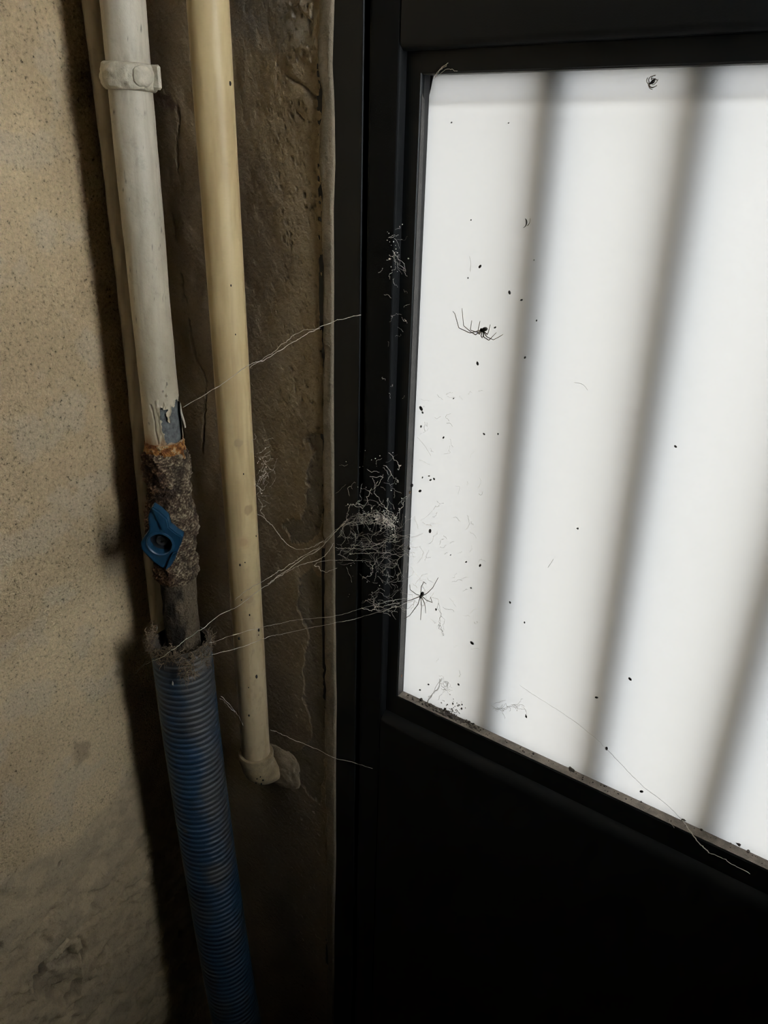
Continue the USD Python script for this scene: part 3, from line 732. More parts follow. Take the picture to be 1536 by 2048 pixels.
def stainspot(px, py, r, col, w):
    global tt
    p = on_drain(px, py)
    vtx = np.stack([A2(zq)[:, None, 0] + R2 * np.cos(TH), -0.03 + R2 * np.sin(TH), ZZ], -1).reshape(-1, 3)
    d = np.linalg.norm(vtx - p, axis=1) + ns.ravel() * r * 0.6
    tt = mixc(tt, col, w * sst(r * 1.15, r * 0.8, d))
run = meshkit.fbm(np.stack([np.cos(TH) * 3.5 + 7, np.sin(TH) * 3.5, ZZ * 7], -1), 4, 64).ravel() - 0.5
tt = mixc(tt, (0.40, 0.285, 0.155), 0.55 * sst(0.02, 0.20, run) * sst(1.66, 1.35, zz))
stainspot(477, 887, 0.0042, (0.40, 0.30, 0.17), 0.8)
stainspot(497, 1020, 0.0052, (0.34, 0.24, 0.13), 0.7)
stainspot(487, 1085, 0.0045, (0.38, 0.25, 0.13), 0.6)
stainspot(498, 1200, 0.005, (0.36, 0.26, 0.16), 0.6)
stainspot(486, 1085, 0.008, (0.52, 0.37, 0.20), 0.5)
for q in ((520, 1552, 0.006), (531, 1540, 0.005), (510, 1562, 0.006), (526, 1566, 0.006), (498, 1560, 0.005)):
    stainspot(*q, (0.13, 0.065, 0.04), 0.75)
obj('pipe', mesh, M_PIPE2, drain, tint=np.clip(np.vstack([tt, tt[:2]]), 0, 1))
spot_m = []
for px, py, r in [(460, 167, 0.0014), (462, 571, 0.0008), (471, 669, 0.0006), (487, 948, 0.0007), (512, 1072, 0.0008), (480, 1130, 0.001), (490, 1125, 0.0008), (517, 1260, 0.0017), (513, 1353, 0.0017), (478, 1277, 0.0014), (499, 1230, 0.0009), (483, 1200, 0.0008), (497, 1375, 0.0007), (498, 1431, 0.0013), (517, 1270, 0.0008),
                  (520, 1552, 0.0018), (526, 1560, 0.0016), (514, 1557, 0.0013), (530, 1546, 0.0015), (523, 1568, 0.0012), (512, 1566, 0.001), (533, 1538, 0.0012)]:
    p = on_drain(px, py)
    s = trimesh.creation.icosphere(1, 1.0); s.vertices = s.vertices * [r * 0.9, r * 0.7, r * random.uniform(0.9, 1.5)] + p
    spot_m.append(s)
obj('dirt_spots', cat(*spot_m), M_SPECK, drain, kind='stuff', label='small dark dirt spots')
# elbow
eb = A2(np.array(0.962))
th = np.radians(np.linspace(0, 90, 14)); RB = 0.026
path = [eb + [0, 0, 0.010]] + [eb + [0, RB - RB * math.cos(a), -RB * math.sin(a)] for a in th] + [eb + [0, 0.034, -RB]]
rad = np.array([R2 + 0.0026] + [R2 + 0.0020] * 14 + [R2 + 0.002])
M_ELB = plain('stained_cream', (0.33, 0.255, 0.15), 0.55, bump=0.0008, bscale=140, var=0.35, vscale=60)
obj('elbow', tube(path, rad, 48), M_ELB, drain)
obj('socket_rim', lathe_axis([(R2, 0.003), (R2 + 0.0032, 0.003), (R2 + 0.0040, 0.0015), (R2 + 0.0038, -0.006), (R2 + 0.002, -0.008)], eb + [0, 0, 0.010], (0, 0, 1), 56), M_ELB, drain)
dome = trimesh.creation.icosphere(4, 1.0)
dv = dome.vertices * [0.036, 0.014, 0.032]
dv *= (1 + 0.5 * (meshkit.fbm(dome.vertices * 1.8 + 3, 4, 63)[:, None] - 0.5))
obj('plaster_plug', trimesh.Trimesh(dv + eb + [0.006, 0.032, -RB + 0.002], dome.faces, process=False), plain('plug_plaster', (0.24, 0.19, 0.125), 0.95, bump=0.002, bscale=120, var=0.25, vscale=60), drain, smooth=True)

# ------------------------------------------------------------------ blue corrugated hose sleeved over the pipe end
hp_ = [(0.0762, -0.0859, 1.1398), (0.0785, -0.0859, 1.034), (0.0847, -0.0859, 0.9018), (0.0922, -0.0859, 0.7884), (0.1035, -0.0868, 0.6561), (0.1187, -0.0878, 0.5144), (0.1442, -0.0897, 0.2782), (0.165, -0.095, 0.0)]
PITCHH = 0.0072
path = spline(hp_, 1500)
arc_l = np.concatenate([[0], np.cumsum(np.linalg.norm(np.diff(path, axis=0), axis=1))])
NSH = 72
prof = 0.5 + 0.5 * np.tanh(2.0 * (0.45 + np.cos(2 * np.pi * arc_l / PITCHH))) / np.tanh(2.9)
RH = 0.0298 + 0.0017 * prof
TH = np.arange(NSH) * 2 * np.pi / NSH
rr = RH[:, None] * np.ones((1, NSH))
mesh = tube(path, rr, NSH, cap=False)
pv = mesh.vertices
nd = meshkit.fbm(pv * [40, 40, 18], 4, 71) - 0.5
tt = mixc((0.006, 0.035, 0.078), (0.005, 0.026, 0.056), sst(-0.1, 0.1, nd))
dust = sst(-0.02, 0.16, nd + 0.10 * np.repeat(prof, NSH) - 0.05)
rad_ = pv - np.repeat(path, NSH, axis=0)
facing = (rad_[:, 0] * math.cos(view + 0.75) + rad_[:, 1] * math.sin(view + 0.75)) / np.linalg.norm(rad_[:, :2], axis=1)  # grey sheen of the lit side painted in, on top of the dust
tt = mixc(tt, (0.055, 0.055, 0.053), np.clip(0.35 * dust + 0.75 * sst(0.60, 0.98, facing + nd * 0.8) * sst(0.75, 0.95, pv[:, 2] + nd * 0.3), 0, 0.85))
tt = mixc(tt, (0.10, 0.085, 0.065), 0.75 * sst(1.1143, 1.1361, pv[:, 2] + nd * 0.03))
tt = mixc(tt, (0.045, 0.038, 0.03), 0.7 * sst(0.64, 0.56, pv[:, 2] + nd * 0.2) * sst(0.08, 0.05, pv[:, 0]))
hose = thing('corrugated_hose', (0.165, -0.095, 0.0), label='dusty blue corrugated hose below the rusty valve', cat='hose')
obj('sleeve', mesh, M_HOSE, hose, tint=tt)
lipm = lathe_axis([(0.0260, -0.03), (0.0260, 0.001), (0.0284, 0.003), (0.0314, 0.001), (0.0316, -0.002)], path[0], path[0] - path[4], 72)
obj('mouth_rim', lipm, plain('dirty_rim', (0.07, 0.056, 0.042), 0.9, bump=0.002, bscale=300, var=0.4, vscale=120), hose)

# lint and old web hanging round the hose's mouth
def fuzz(center, n, spread, L, r, seed, bias=(0, 0, 0)):
    g = np.random.default_rng(seed); out = []
    for _ in range(n):
        p = np.asarray(center(g), float); d = g.normal(size=3); d /= np.linalg.norm(d)
        pts = [p]
        for _ in range(7):
            d = d + g.normal(size=3) * 0.55 + np.asarray(bias) * 0.3; d /= np.linalg.norm(d)
            pts.append(pts[-1] + d * L / 7)
        out.append(tube(spline(pts, 12), np.linspace(r, r * 0.5, 12) * g.uniform(0.5, 1.3), 4))
    return out


top = path[0]


def rim_pt(g):
    a = g.uniform(-2.9, 1.1); return top + [0.0315 * math.cos(a) , 0.0315 * math.sin(a), g.normal() * 0.004 + 0.001]


lint = fuzz(rim_pt, 300, 0, 0.009, 0.00038, 81, (0, 0, -0.4))
def left_pt(g):
    a = g.normal() * 0.35 - 2.5; return top + [0.033 * math.cos(a), 0.033 * math.sin(a), g.normal() * 0.007 + 0.002]
lint += fuzz(left_pt, 110, 0, 0.010, 0.00035, 82)
for px, py, n in ((375, 1335, 40), (382, 1345, 30), (366, 1350, 20), (412, 1318, 16), (345, 1300, 20), (330, 1310, 26)):
    p0 = on_y(px, py, -0.1161)
    lint += fuzz(lambda g: p0 + g.normal(size=3) * [0.003, 0.001, 0.003], n, 0, 0.011, 0.00035, 83 + px, (0, 0, -0.6))
obj('lint_clump', cat(*lint), M_LINT, label='brown lint and old web matted round the mouth of the blue hose', cat='lint', kind='stuff')
M_PALE = plain('pale_fluff', (0.40, 0.36, 0.30), 0.9)
for px, py, y, lab in ((314, 1258, -0.1047, 'white speck of fluff standing on the rim of the blue hose'), (345, 1368, -0.1199, 'pale torn flake stuck to the ridges of the blue hose')):
    p0 = on_y(px, py, y)
    g = np.random.default_rng(px)
    pts = p0 + g.normal(size=(9, 3)) * [0.0011, 0.0005, 0.0016]
    obj('fluff_flake', trimesh.convex.convex_hull(np.vstack([pts, p0 + [[0.0006, 0, 0.0045]]])), M_PALE, smooth=False, label=lab, cat='fluff')

# ------------------------------------------------------------------ cobwebs
def strand(pts, r=0.00026, n=None, jit=0.0008, seed=0, sides=4):
    p = np.array([on_y(*q) for q in pts])
    n = n or max(12, 8 * len(pts))
    s = spline(p, n)
    g = np.random.default_rng(seed)
    w = np.cumsum(g.normal(size=(n, 3)), axis=0); w -= np.linspace(0, 1, n)[:, None] * w[-1]
    s = s + w * jit * 0.35
    rr = r * (0.75 + 0.5 * g.random(n))
    return tube(s, rr, sides)


def threads(region, n, L, r, seed, ydepth, ang=0.0, angs=1.5):
    """Fine random threads; region() gives a pixel, L their length in pixels."""
    g = np.random.default_rng(seed); out = []
    for _ in range(n):
        x, y = region(g); a = ang + g.normal() * angs; l = L * g.uniform(0.4, 1.3); k = 6
        pts = []
        yd = ydepth(x, g)
        for i in range(k):
            pts.append((x, y, yd))
            a += g.normal() * 0.35; x += math.cos(a) * l / k; y += math.sin(a) * l / k
            yd = min(yd + g.normal() * 0.0012, 0.018 if x > 812 else 0.006 if x > 790 else -0.0015 if x > 660 else -0.004)
        out.append(strand(pts, r * g.uniform(0.6, 1.4), 20, 0.0008, int(g.integers(1e9))))
    return out


def dots(region, n, r, seed, ydepth):
    g = np.random.default_rng(seed); out = []
    for _ in range(n):
        x, y = region(g); p = on_y(x, y, ydepth(x, g)); s = trimesh.creation.icosphere(1, r * g.uniform(0.5, 1.5))
        s.vertices = s.vertices * g.uniform(0.6, 1.5, 3) + p; out.append(s)
    return out


front = lambda x, g: -0.004 - abs(g.normal()) * 0.012
# upper single strand from the steel pipe across the cream pipe to the door
obj('cobweb', cat(strand([(366, 815, -0.082), (440, 775, -0.066), (500, 733, -0.052), (530, 721, -0.044), (575, 690, -0.032), (605, 672, -0.026), (640, 655, -0.018), (680, 640, -0.010), (722, 630, -0.003)], 0.00034, 90, 0.0008, 1),
                  strand([(500, 735, -0.052), (560, 701, -0.036), (610, 668, -0.026), (642, 656, -0.017)], 0.0002, 50, 0.0012, 2)), M_SILK,
    label='single long cobweb strand crossing the cream pipe highest up', cat='cobweb')
# main tangle
mm = []
arcp = [(640, 1092, -0.020), (668, 1068, -0.016), (690, 1048, -0.014), (720, 1040, -0.012), (750, 1041, -0.010), (775, 1046, -0.006), (786, 1058, -0.003)]
for k in range(8):
    g = np.random.default_rng(100 + k)
    mm.append(strand([(a + g.normal() * 5, b + g.normal() * 5, y - abs(g.normal()) * 0.002) for a, b, y in arcp[g.integers(0, 4):]], 0.00012, 60, 0.0016, 200 + k))
def core(g):
    t = g.beta(2.2, 1.3); x = 690 + 92 * t; return x, 1046 - 14 * math.sin(3.0 * t) + g.normal() * 6
mm += threads(core, 60, 18, 0.00008, 91, front)
mm += threads(lambda g: (770 + g.normal() * 8, 1042 + g.normal() * 7), 26, 14, 0.00012, 92, front)
for pts in ([(757, 962, -.004), (757, 992, -.005), (768, 1012, -.006), (778, 1028, -.006)], [(741, 976, -.006), (728, 1008, -.008), (700, 1009, -.009)], [(700, 1009, -.009), (690, 1045, -.012)],
            [(762, 1024, -.008), (770, 1034, -.008), (786, 1050, -.004)], [(790, 1034, -.003), (797, 1016, -.002), (810, 1003, 0.004)], [(786, 1050, -.004), (787, 1082, -.003)],
            [(776, 1000, -.004), (780, 1020, -.004), (790, 1034, -.003)], [(765, 930, -.004), (790, 955, -.002), (796, 962, -.001)], [(775, 905, -.004), (790, 930, -.003), (798, 940, -.001)], [(718, 1000, -.008), (716, 1010, -.008), (728, 1010, -.008)]):
    mm.append(strand(pts, 0.00018, 40, 0.0016, int(pts[0][0] * 7 + pts[0][1])))
mm += threads(lambda g: (g.uniform(672, 805), g.uniform(1050, 1135)), 90, 50, 0.00008, 93, front, -0.15, 0.5)
mm += threads(lambda g: (g.uniform(690, 805), g.uniform(920, 1050)), 40, 30, 0.00009, 94, front)
mm += threads(lambda g: (g.uniform(740, 800), g.uniform(1130, 1215)), 50, 30, 0.00009, 95, front)
mm += threads(lambda g: (g.uniform(790, 870), g.uniform(1030, 1250)), 26, 40, 0.00009, 96, lambda x, g: 0.014)
mm += dots(lambda g: (g.uniform(690, 806), g.uniform(900, 1210)), 60, 0.00035, 97, front)
mm += dots(lambda g: (770 + g.normal() * 16, 1043 + g.normal() * 10), 30, 0.0005, 98, front)
# its long mooring strands, down to the pipes and the left wall
for k, pts in enumerate(([(690, 1046, -.013), (668, 1068, -.016), (640, 1095, -.020), (610, 1112, -.026), (580, 1132, -.034), (550, 1155, -.044), (528, 1172, -.050), (480, 1212, -.066), (440, 1230, -.082), (400, 1262, -.104), (370, 1280, -.114)],
                         [(640, 1092, -.02), (600, 1118, -.028), (560, 1140, -.038), (525, 1164, -.050), (470, 1200, -.060)],
                         [(668, 1085, -.016), (640, 1112, -.022), (600, 1128, -.030), (565, 1150, -.038), (535, 1168, -.048)],
                         [(655, 1082, -.018), (620, 1092, -.024), (580, 1088, -.03), (545, 1050, -.04), (515, 1028, -.047)],
                         [(675, 1136, -.014), (652, 1144, -.018), (638, 1136, -.02), (636, 1130, -.02), (690, 1122, -.012), (742, 1124, -.006)],
                         [(700, 1090, -.01), (740, 1090, -.008), (800, 1082, -.001)], [(672, 1095, -.014), (720, 1104, -.008), (780, 1078, -.004)],
                         [(740, 1125, -.006), (735, 1140, -.006), (724, 1158, -.006)], [(700, 1108, -.01), (760, 1098, -.006), (805, 1112, 0.002)])):
    mm.append(strand(pts, 0.00026 if k < 3 else 0.0002, 70, 0.0010, 300 + k))
obj('cobweb', cat(*mm), M_SILK, label='large dusty cobweb tangle beside the pane, strung from the black stile to the pipes', cat='cobweb')
# lower pair of long strands out to the lower spider
mm = []
for k, pts in enumerate(([(420, 1286, -.092), (470, 1272, -.072), (528, 1256, -.050), (600, 1240, -.034), (665, 1230, -.022), (720, 1216, -.012), (765, 1205, -.006), (800, 1199, .004), (815, 1198, .010)],
                         [(424, 1310, -.092), (480, 1294, -.070), (528, 1276, -.050), (560, 1268, -.042), (640, 1252, -.026), (700, 1238, -.014), (742, 1226, -.008), (800, 1210, .004), (825, 1202, .012)],
                         [(724, 1214, -.010), (745, 1222, -.008), (752, 1216, -.006), (775, 1210, -.004), (800, 1206, .004)])):
    mm.append(strand(pts, 0.00024, 80, 0.0008, 400 + k))
mm += threads(lambda g: (g.uniform(720, 800), g.uniform(1195, 1228)), 13, 40, 0.00011, 99, front, -0.15, 0.3)
obj('cobweb', cat(*mm), M_SILK, label='pair of long low cobweb strands running from the hose to the lower spider', cat='cobweb')
obj('cobweb', cat(strand([(374, 1277, -.112), (345, 1298, -.122), (318, 1312, -.124), (298, 1324, -.116), (283, 1336, -.104), (262, 1356, -.086)], 0.00024, 40, 0.001, 410),
                  strand([(300, 1323, -.116), (285, 1330, -.104), (268, 1345, -.087)], 0.0002, 20, 0.001, 411)), M_SILK, label='short pale cobweb strand from the hose mouth to the left wall', cat='cobweb')
obj('cobweb', cat(strand([(541, 1460, -.046), (560, 1468, -.040), (580, 1475, -.034), (610, 1488, -.026), (640, 1500, -.018), (662, 1512, -.014), (700, 1524, -.008), (745, 1537, -.002)], 0.0002, 60, 0.0008, 412)), M_SILK,
    label='faint lone cobweb strand low over the dark wall, right of the cream pipe', cat='cobweb')
obj('cobweb', cat(strand([(442, 1392, -.06), (462, 1410, -.055), (475, 1428, -.05), (487, 1452, -.046)], 0.00026, 26, 0.0008, 413), strand([(440, 1398, -.06), (452, 1404, -.056), (470, 1425, -.05)], 0.0002, 26, 0.001, 414)), M_SILK,
    label='short curved cobweb between the blue hose and the cream pipe', cat='cobweb')
obj('cobweb', cat(*(threads(lambda g: (524 + g.normal() * 10, 940 + g.normal() * 30), 40, 26, 0.00011, 415, lambda x, g: -0.030 - abs(g.normal()) * 0.006) + dots(lambda g: (522 + g.normal() * 8, 930 + g.normal() * 26), 16, 0.0005, 416, lambda x, g: -0.030))), M_SILK,
    label='small fuzzy cobweb at the right edge of the cream pipe', cat='cobweb')
obj('cobweb', cat(*(threads(lambda g: (789 + g.normal() * 9, 500 + g.normal() * 26), 20, 26, 0.00009, 417, front, 1.5, 0.5) + threads(lambda g: (790 + g.uniform(-25, 25), g.uniform(560, 800)), 16, 22, 0.00008, 418, front) + dots(lambda g: (790 + g.normal() * 12, 490 + g.normal() * 24), 16, 0.0004, 419, front))), M_SILK,
    label='thin cobweb on the black stile, left of the upper half of the pane', cat='cobweb')
obj('cobweb', cat(strand([(868, 156, .010), (875, 146, .006), (886, 134, .002), (896, 126, -.001)], 0.00026, 20, 0.0006, 420), strand([(868, 156, .010), (890, 140, .004), (905, 139, .0), (915, 142, .0)], 0.00015, 20, 0.0008, 421), strand([(871, 152, .008), (882, 141, .004), (893, 131, -.001)], 0.00018, 20, 0.0008, 422)), M_SILK,
    label='tiny cobweb at the top left corner of the frosted pane', cat='cobweb')
obj('cobweb', cat(strand([(1364, 1640, .012), (1380, 1661, .006), (1400, 1686, .002), (1408, 1694, 0), (1418, 1706, -.002)], 0.00042, 34, 0.0006, 423), strand([(1418, 1706, -.002), (1445, 1718, -.003), (1462, 1728, -.003), (1500, 1748, -.002)], 0.00022, 30, 0.0006, 424),
                  strand([(1364, 1640, .012), (1376, 1655, .008), (1402, 1690, .002)], 0.0002, 30, 0.0010, 425), strand([(1338, 1640, .012), (1348, 1656, .004)], 0.0002, 10, 0.0006, 428)), M_SILK, label='bright cobweb strand hanging over the lower rail at the right', cat='cobweb')
M_GREYSILK = plain('grey_silk', (0.22, 0.20, 0.17), 0.9)
obj('cobweb', cat(strand([(1210, 1496, .017), (1240, 1526, .016), (1262, 1548, .016), (1290, 1575, .015), (1330, 1606, .014), (1362, 1638, .013)], 0.00016, 40, 0.0006, 426), strand([(1040, 1370, .017), (1100, 1408, .017), (1150, 1440, .017), (1190, 1475, .017), (1212, 1497, .017)], 0.0001, 40, 0.0006, 427)), M_GREYSILK,
    label='hair-thin grey strand slanting across the lower part of the frosted pane', cat='cobweb')
obj('cobweb', cat(*([strand([(882, 1358, .017), (874, 1375, .017), (862, 1392, .017), (855, 1405, .016)], 0.00018, 24, 0.0016, 430 + k) for k in range(3)] + threads(lambda g: (886 + g.normal() * 4, 1374 + g.normal() * 8), 16, 14, 0.00012, 433, lambda x, g: 0.017))), M_GREYSILK,
    label='grey wisp of web in the bottom left corner of the frosted pane', cat='cobweb')
obj('cobweb', cat(*([strand([(876, 1205, .017), (880, 1230, .017), (882, 1243, .017), (877, 1254, .017), (884, 1264, .017), (886, 1272, .017)], 0.00013, 40, 0.0018, 436 + k) for k in range(2)] + [strand([(886, 1215, .017), (900, 1218, .017), (908, 1222, .017)], 0.00014, 16, 0.001, 439)])), M_GREYSILK,
    label='grey wisp of web below and right of the lower spider', cat='cobweb')
obj('cobweb', cat(*(threads(lambda g: (g.uniform(985, 1045), 1415 + g.normal() * 4), 22, 24, 0.00008, 440, lambda x, g: 0.017, 0, 0.5) + [strand([(982, 1412, .017), (1000, 1420, .017), (1015, 1414, .017), (1040, 1416, .017), (1052, 1424, .017)], 0.00013, 40, 0.0014, 441)])), M_GREYSILK,
    label='grey web thread leading to the dead insect below the first bar', cat='cobweb')

# ------------------------------------------------------------------ spiders
def spider(name_label, c0, scale, origin, body, abdomen, legs, ybase, seed):
    cv = lambda p, y: on_y(origin[0] + p[0] / scale, origin[1] + p[1] / scale, y)
    g = np.random.default_rng(seed)
    bc = cv(c0, ybase)
    s = thing('spider', tuple(bc), label=name_label, cat='spider')
    (a0, a1) = abdomen; (b0, b1) = body
    p0, p1 = cv(a0, ybase), cv(a1, ybase - 0.001)
    n = 12; t = np.linspace(0, 1, n)
    obj('abdomen', tube(p0 + (p1 - p0) * t[:, None], 0.0013 * np.sqrt(np.clip(1 - (2 * t - 1) ** 2, 0.02, 1)) + 0.0003, 16), M_CHITIN, s, smooth=True)
    p0, p1 = cv(b0, ybase), cv(b1, ybase)
    obj('cephalothorax', tube(p0 + (p1 - p0) * t[:, None], 0.00105 * np.sqrt(np.clip(1 - (2 * t - 1) ** 2, 0.02, 1)) + 0.0002, 16), M_CHITIN, s, smooth=True)
    for L in legs:
        m = len(L); pts = []
        for i, p in enumerate(L):
            u = i / (m - 1)
            pts.append(cv(p, ybase - 0.006 * math.sin(math.pi * u) + 0.004 * u))
        P_ = []
        for i in range(m - 1):
            P_ += [pts[i] + (pts[i + 1] - pts[i]) * u for u in np.linspace(0, 1, 6)[:-1]]
        P_.append(pts[-1])
        obj('leg', tube(P_, np.linspace(0.00042, 0.00022, len(P_)), 6), M_LEG, s, smooth=True)
    return s


spider('long-legged spider hanging sideways high on the frosted pane', (640, 1310), 7.315, (880, 480), ((588, 1312), (625, 1312)), ((618, 1316), (690, 1296)), [
    [(597, 1316), (460, 1358), (430, 1358), (275, 1285), (218, 1080), (190, 1045)],
    [(597, 1326), (520, 1388), (445, 1340), (345, 1255), (322, 1000)],
    [(602, 1326), (570, 1375), (548, 1352), (443, 1318), (465, 1178)],
    [(606, 1328), (578, 1378), (556, 1342), (558, 1310), (585, 1190)],
    [(614, 1328), (600, 1405), (618, 1432), (640, 1385), (632, 1350)],
    [(622, 1328), (640, 1420), (715, 1468), (740, 1440), (822, 1357)],
    [(630, 1328), (660, 1385), (690, 1420), (780, 1460), (860, 1420), (920, 1383)],
    [(628, 1326), (690, 1380), (705, 1355), (720, 1300), (735, 1240)]], 0.011, 1)
spider('long-legged spider with splayed legs low at the left edge of the frosted pane', (455, 530), 7.315, (780, 1120), ((455, 528), (436, 552)), ((487, 470), (450, 532)), [
    [(432, 518), (380, 500), (295, 435), (290, 360)],
    [(450, 505), (458, 390), (495, 320), (528, 350)],
    [(480, 522), (545, 485), (625, 405), (705, 258)],
    [(470, 532), (535, 590), (618, 622), (590, 540)],
    [(462, 545), (500, 620), (515, 680), (522, 775)],
    [(452, 550), (460, 690), (447, 875)],
    [(438, 555), (408, 650), (285, 815), (205, 858)],
    [(430, 535), (310, 585), (205, 612)]], 0.011, 2)

# ------------------------------------------------------------------ dead insects, crumbs and specks on the pane and ledge
def bug(px, py, y, length, width, ang, label, bent=0.0, legs=0, seed=0, name='dead_insect', m=M_SPECK):
    g = np.random.default_rng(seed)
    c = on_y(px, py, y)
    t = np.linspace(-0.5, 0.5, 14)
    a = ang + bent * t
    pts = [c]
    xy = np.cumsum(np.stack([np.cos(a), np.zeros(14), np.sin(a)], -1) * length / 14, axis=0); xy -= xy.mean(0)
    b = thing(name, tuple(c), label=label, cat='insect')
    obj('body', tube(c + xy, width * np.sqrt(np.clip(1 - (2 * t) ** 2, 0.03, 1)) * (0.8 + 0.3 * np.sin(6 * t)), 10), m, b, smooth=True)
    for k in range(legs):
        th = g.uniform(0, 2 * math.pi); r = length * g.uniform(0.5, 0.75); d = g.uniform(0.8, 2.2) * g.choice([-1, 1])
        th2 = np.linspace(th, th + d, 14)
        lp = np.stack([np.cos(th2) * r, -0.0015 * np.sin(np.linspace(0, 3.1, 14)), np.sin(th2) * r], -1) * np.linspace(0.35, 1, 14)[:, None]
        obj('leg', tube(c + lp, 0.00022, 5), M_LEG, b, smooth=True)


bug(1303, 164, 0.014, 0.0058, 0.0011, 0.5, 'curled dead insect in a knot of legs at the top of the pane', 1.5, 9, 7)
bug(1052, 1432, 0.016, 0.0042, 0.0009, -1.2, 'dead insect hanging from a web thread low beside the first bar', 0.6, 0, 8)
bug(1051, 447, 0.017, 0.0085, 0.00055, 1.35, 'thin curled husk on the left edge of the first bar\'s shadow', 2.2, 1, 9)
bug(818, 1096, 0.017, 0.0042, 0.0010, -1.0, 'dark dead insect stuck at the left edge of the pane above the lower spider', 0.3, 0, 10)
bug(932, 1124, 0.018, 0.0026, 0.0007, 0.6, 'small dark insect on the pane right of the lower spider\'s top leg', 0.3, 0, 11)
bug(817, 985, 0.016, 0.0050, 0.0007, 0.1, 'small brown insect clinging to the pane\'s left edge beside the cobweb tangle', 0.6, 3, 12, m=M_LEAF)
bug(1155, 1057, 0.018, 0.0020, 0.0009, 0.2, 'dark insect speck alone midway between the first two bars', 0.2, 0, 13)
for px, py, y, s, lab, mm_, nm, ct in ((1143, 1537, 0.0145, 0.0036, 'grey crumb lying on the bottom ledge below the second bar', M_CRUMB, 'crumb', 'crumb'),
                                       (1366, 1640, 0.0145, 0.0020, 'dark crumb on the ledge where the bright strand crosses it', M_CRUMB, 'crumb', 'crumb'),
                                       (1480, 1690, 0.0150, 0.0022, 'brown crumb on the ledge at the far right', M_CRUMB, 'crumb', 'crumb'),
                                       (947, 1447, 0.0150, 0.0017, 'black crumb on the ledge at the foot of the first bar', M_SPECK, 'crumb', 'crumb')):
    c = on_y(px, py, y); g = np.random.default_rng(px)
    pts = g.normal(size=(14, 3)) * [s * 0.55, s * 0.35, s * 0.3] + c
    pts[:, 2] = np.maximum(pts[:, 2], PZ0 - 0.0005)
    obj(nm, trimesh.convex.convex_hull(pts), mm_, smooth=False, label=lab, cat=ct)
c = on_y(799, 1357, 0.015)
lf = np.array([(-0.0012, 0, -0.006), (0.0010, -0.001, -0.004), (0.0016, 0.0005, 0.001), (0.0026, 0, 0.006), (0.0005, -0.001, 0.004), (-0.0010, 0.0005, 0.0)])
obj('leaf_chip', trimesh.convex.convex_hull(np.vstack([c + lf, c + lf * [1, 1, 0.9] + [0, 0.0008, 0]])), M_LEAF, smooth=False, label='reddish brown leaf chip in the bottom left corner of the pane', cat='leaf')

sp = [(960, 533, 3), (1019, 585, 3), (1043, 600, 2), (955, 727, 3), (1073, 641, 1.5), (1050, 715, 2), (842, 817, 4), (845, 825, 2), (842, 853, 2), (887, 875, 2), (823, 931, 3), (845, 955, 1.5), (858, 952, 1.5), (861, 960, 2), (868, 958, 2),
      (824, 971, 3), (840, 982, 3), (860, 1062, 3.5), (960, 1131, 2.5), (942, 1176, 1.5), (944, 1286, 3.5), (1020, 1205, 2), (1049, 1245, 1.5), (872, 1219, 2), (1260, 1358, 3), (1193, 1395, 2.5), (1213, 1497, 3), (1283, 1583, 3), (1351, 893, 2.4), (968, 868, 2),
      (907, 797, 1.2), (857, 1369, 1.5), (917, 1369, 2), (840, 1380, 1.5), (990, 655, 2), (996, 868, 1.5), (942, 440, 1), (936, 556, 1.2), (1017, 246, 1), (903, 245, 1.2), (1068, 120 + 400, 1), (901, 1110, 1)]
ms = []
for px, py, r in sp:
    c = on_y(px, py, 0.0188); dd = (c - CAM) @ fwd; rr = r * dd / FPX * 0.85
    s = trimesh.creation.icosphere(1, 1.0); a = random.uniform(0, 3.1)
    v = s.vertices * [rr, 0.0009, rr * 1.6]; v = np.stack([v[:, 0] * math.cos(a) - v[:, 2] * math.sin(a), v[:, 1], v[:, 0] * math.sin(a) + v[:, 2] * math.cos(a)], -1)
    ms.append(trimesh.Trimesh(v + c, s.faces, process=False))
obj('fly_specks', cat(*ms), M_SPECK, label='scatter of tiny dark specks over the frosted pane', cat='specks', kind='stuff')
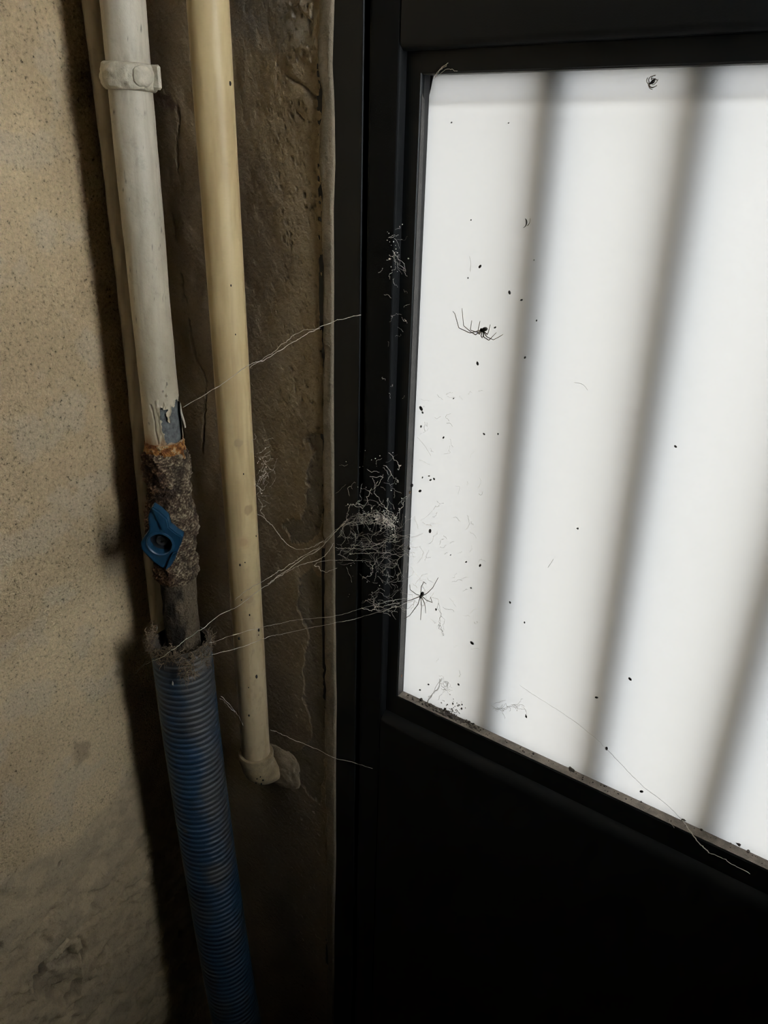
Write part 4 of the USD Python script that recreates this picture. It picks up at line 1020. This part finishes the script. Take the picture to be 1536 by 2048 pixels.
# fine grime: hair scratches and pale dust lines on the left of the pane
ms = threads(lambda g: (g.uniform(835, 960), g.uniform(780, 1380)), 60, 22, 0.00007, 500, lambda x, g: 0.0188, 0, 1.2)
ms += [strand([(939, 512, .0188), (941, 525, .0188), (940, 543, .0188)], 0.00013, 10, 0.0002, 501), strand([(893, 846, .0188), (900, 846, .0188), (905, 853, .0188)], 0.00012, 10, 0.0003, 502), strand([(1107, 1118, .0188), (1096, 1135, .0188)], 0.00014, 8, 0.0002, 503),
       strand([(835, 875, .0188), (850, 893, .0188), (862, 912, .0188)], 0.0001, 10, 0.0003, 504), strand([(1148, 765, .0188), (1165, 768, .0188), (1175, 780, .0188)], 0.0001, 10, 0.0003, 505)]
obj('dust_hairs', cat(*ms), M_GREYSILK, label='fine hairs and dust lines stuck on the left part of the frosted pane', cat='dust', kind='stuff')
g = np.random.default_rng(77); ms = []
for _ in range(260):
    u = g.beta(1.6, 2.6)
    x = on_y(850, 1404, 0.016)[0] + (on_y(960, 1455, 0.016)[0] - on_y(850, 1404, 0.016)[0]) * g.normal(0.5, 0.28)
    r = abs(g.normal()) * 0.0005 + 0.00025
    s = trimesh.creation.icosphere(1, r); s.vertices = s.vertices * g.uniform(0.6, 1.5, 3) + [x, g.uniform(0.0125, 0.0190), PZ0 + r * 0.5]
    ms.append(s)
for _ in range(70):
    q = (905 + g.normal() * 12, 1418 + g.normal() * 10); r = abs(g.normal()) * 0.0003 + 0.00025
    c = on_y(*q, 0.0188)
    if c[2] > PZ0:
        s = trimesh.creation.icosphere(1, r); s.vertices = s.vertices * [1, 0.6, 1.3] + c; ms.append(s)
for _ in range(90):
    x = g.uniform(0.30, 0.72); r = abs(g.normal()) * 0.0003 + 0.0002
    s = trimesh.creation.icosphere(1, r); s.vertices = s.vertices * g.uniform(0.6, 1.5, 3) + [x, g.uniform(0.0125, 0.0190), PZ0 + r * 0.5]; ms.append(s)
obj('ledge_dirt', cat(*ms), M_CRUMB, label='gritty dirt gathered along the bottom ledge of the pane', cat='dirt', kind='stuff')
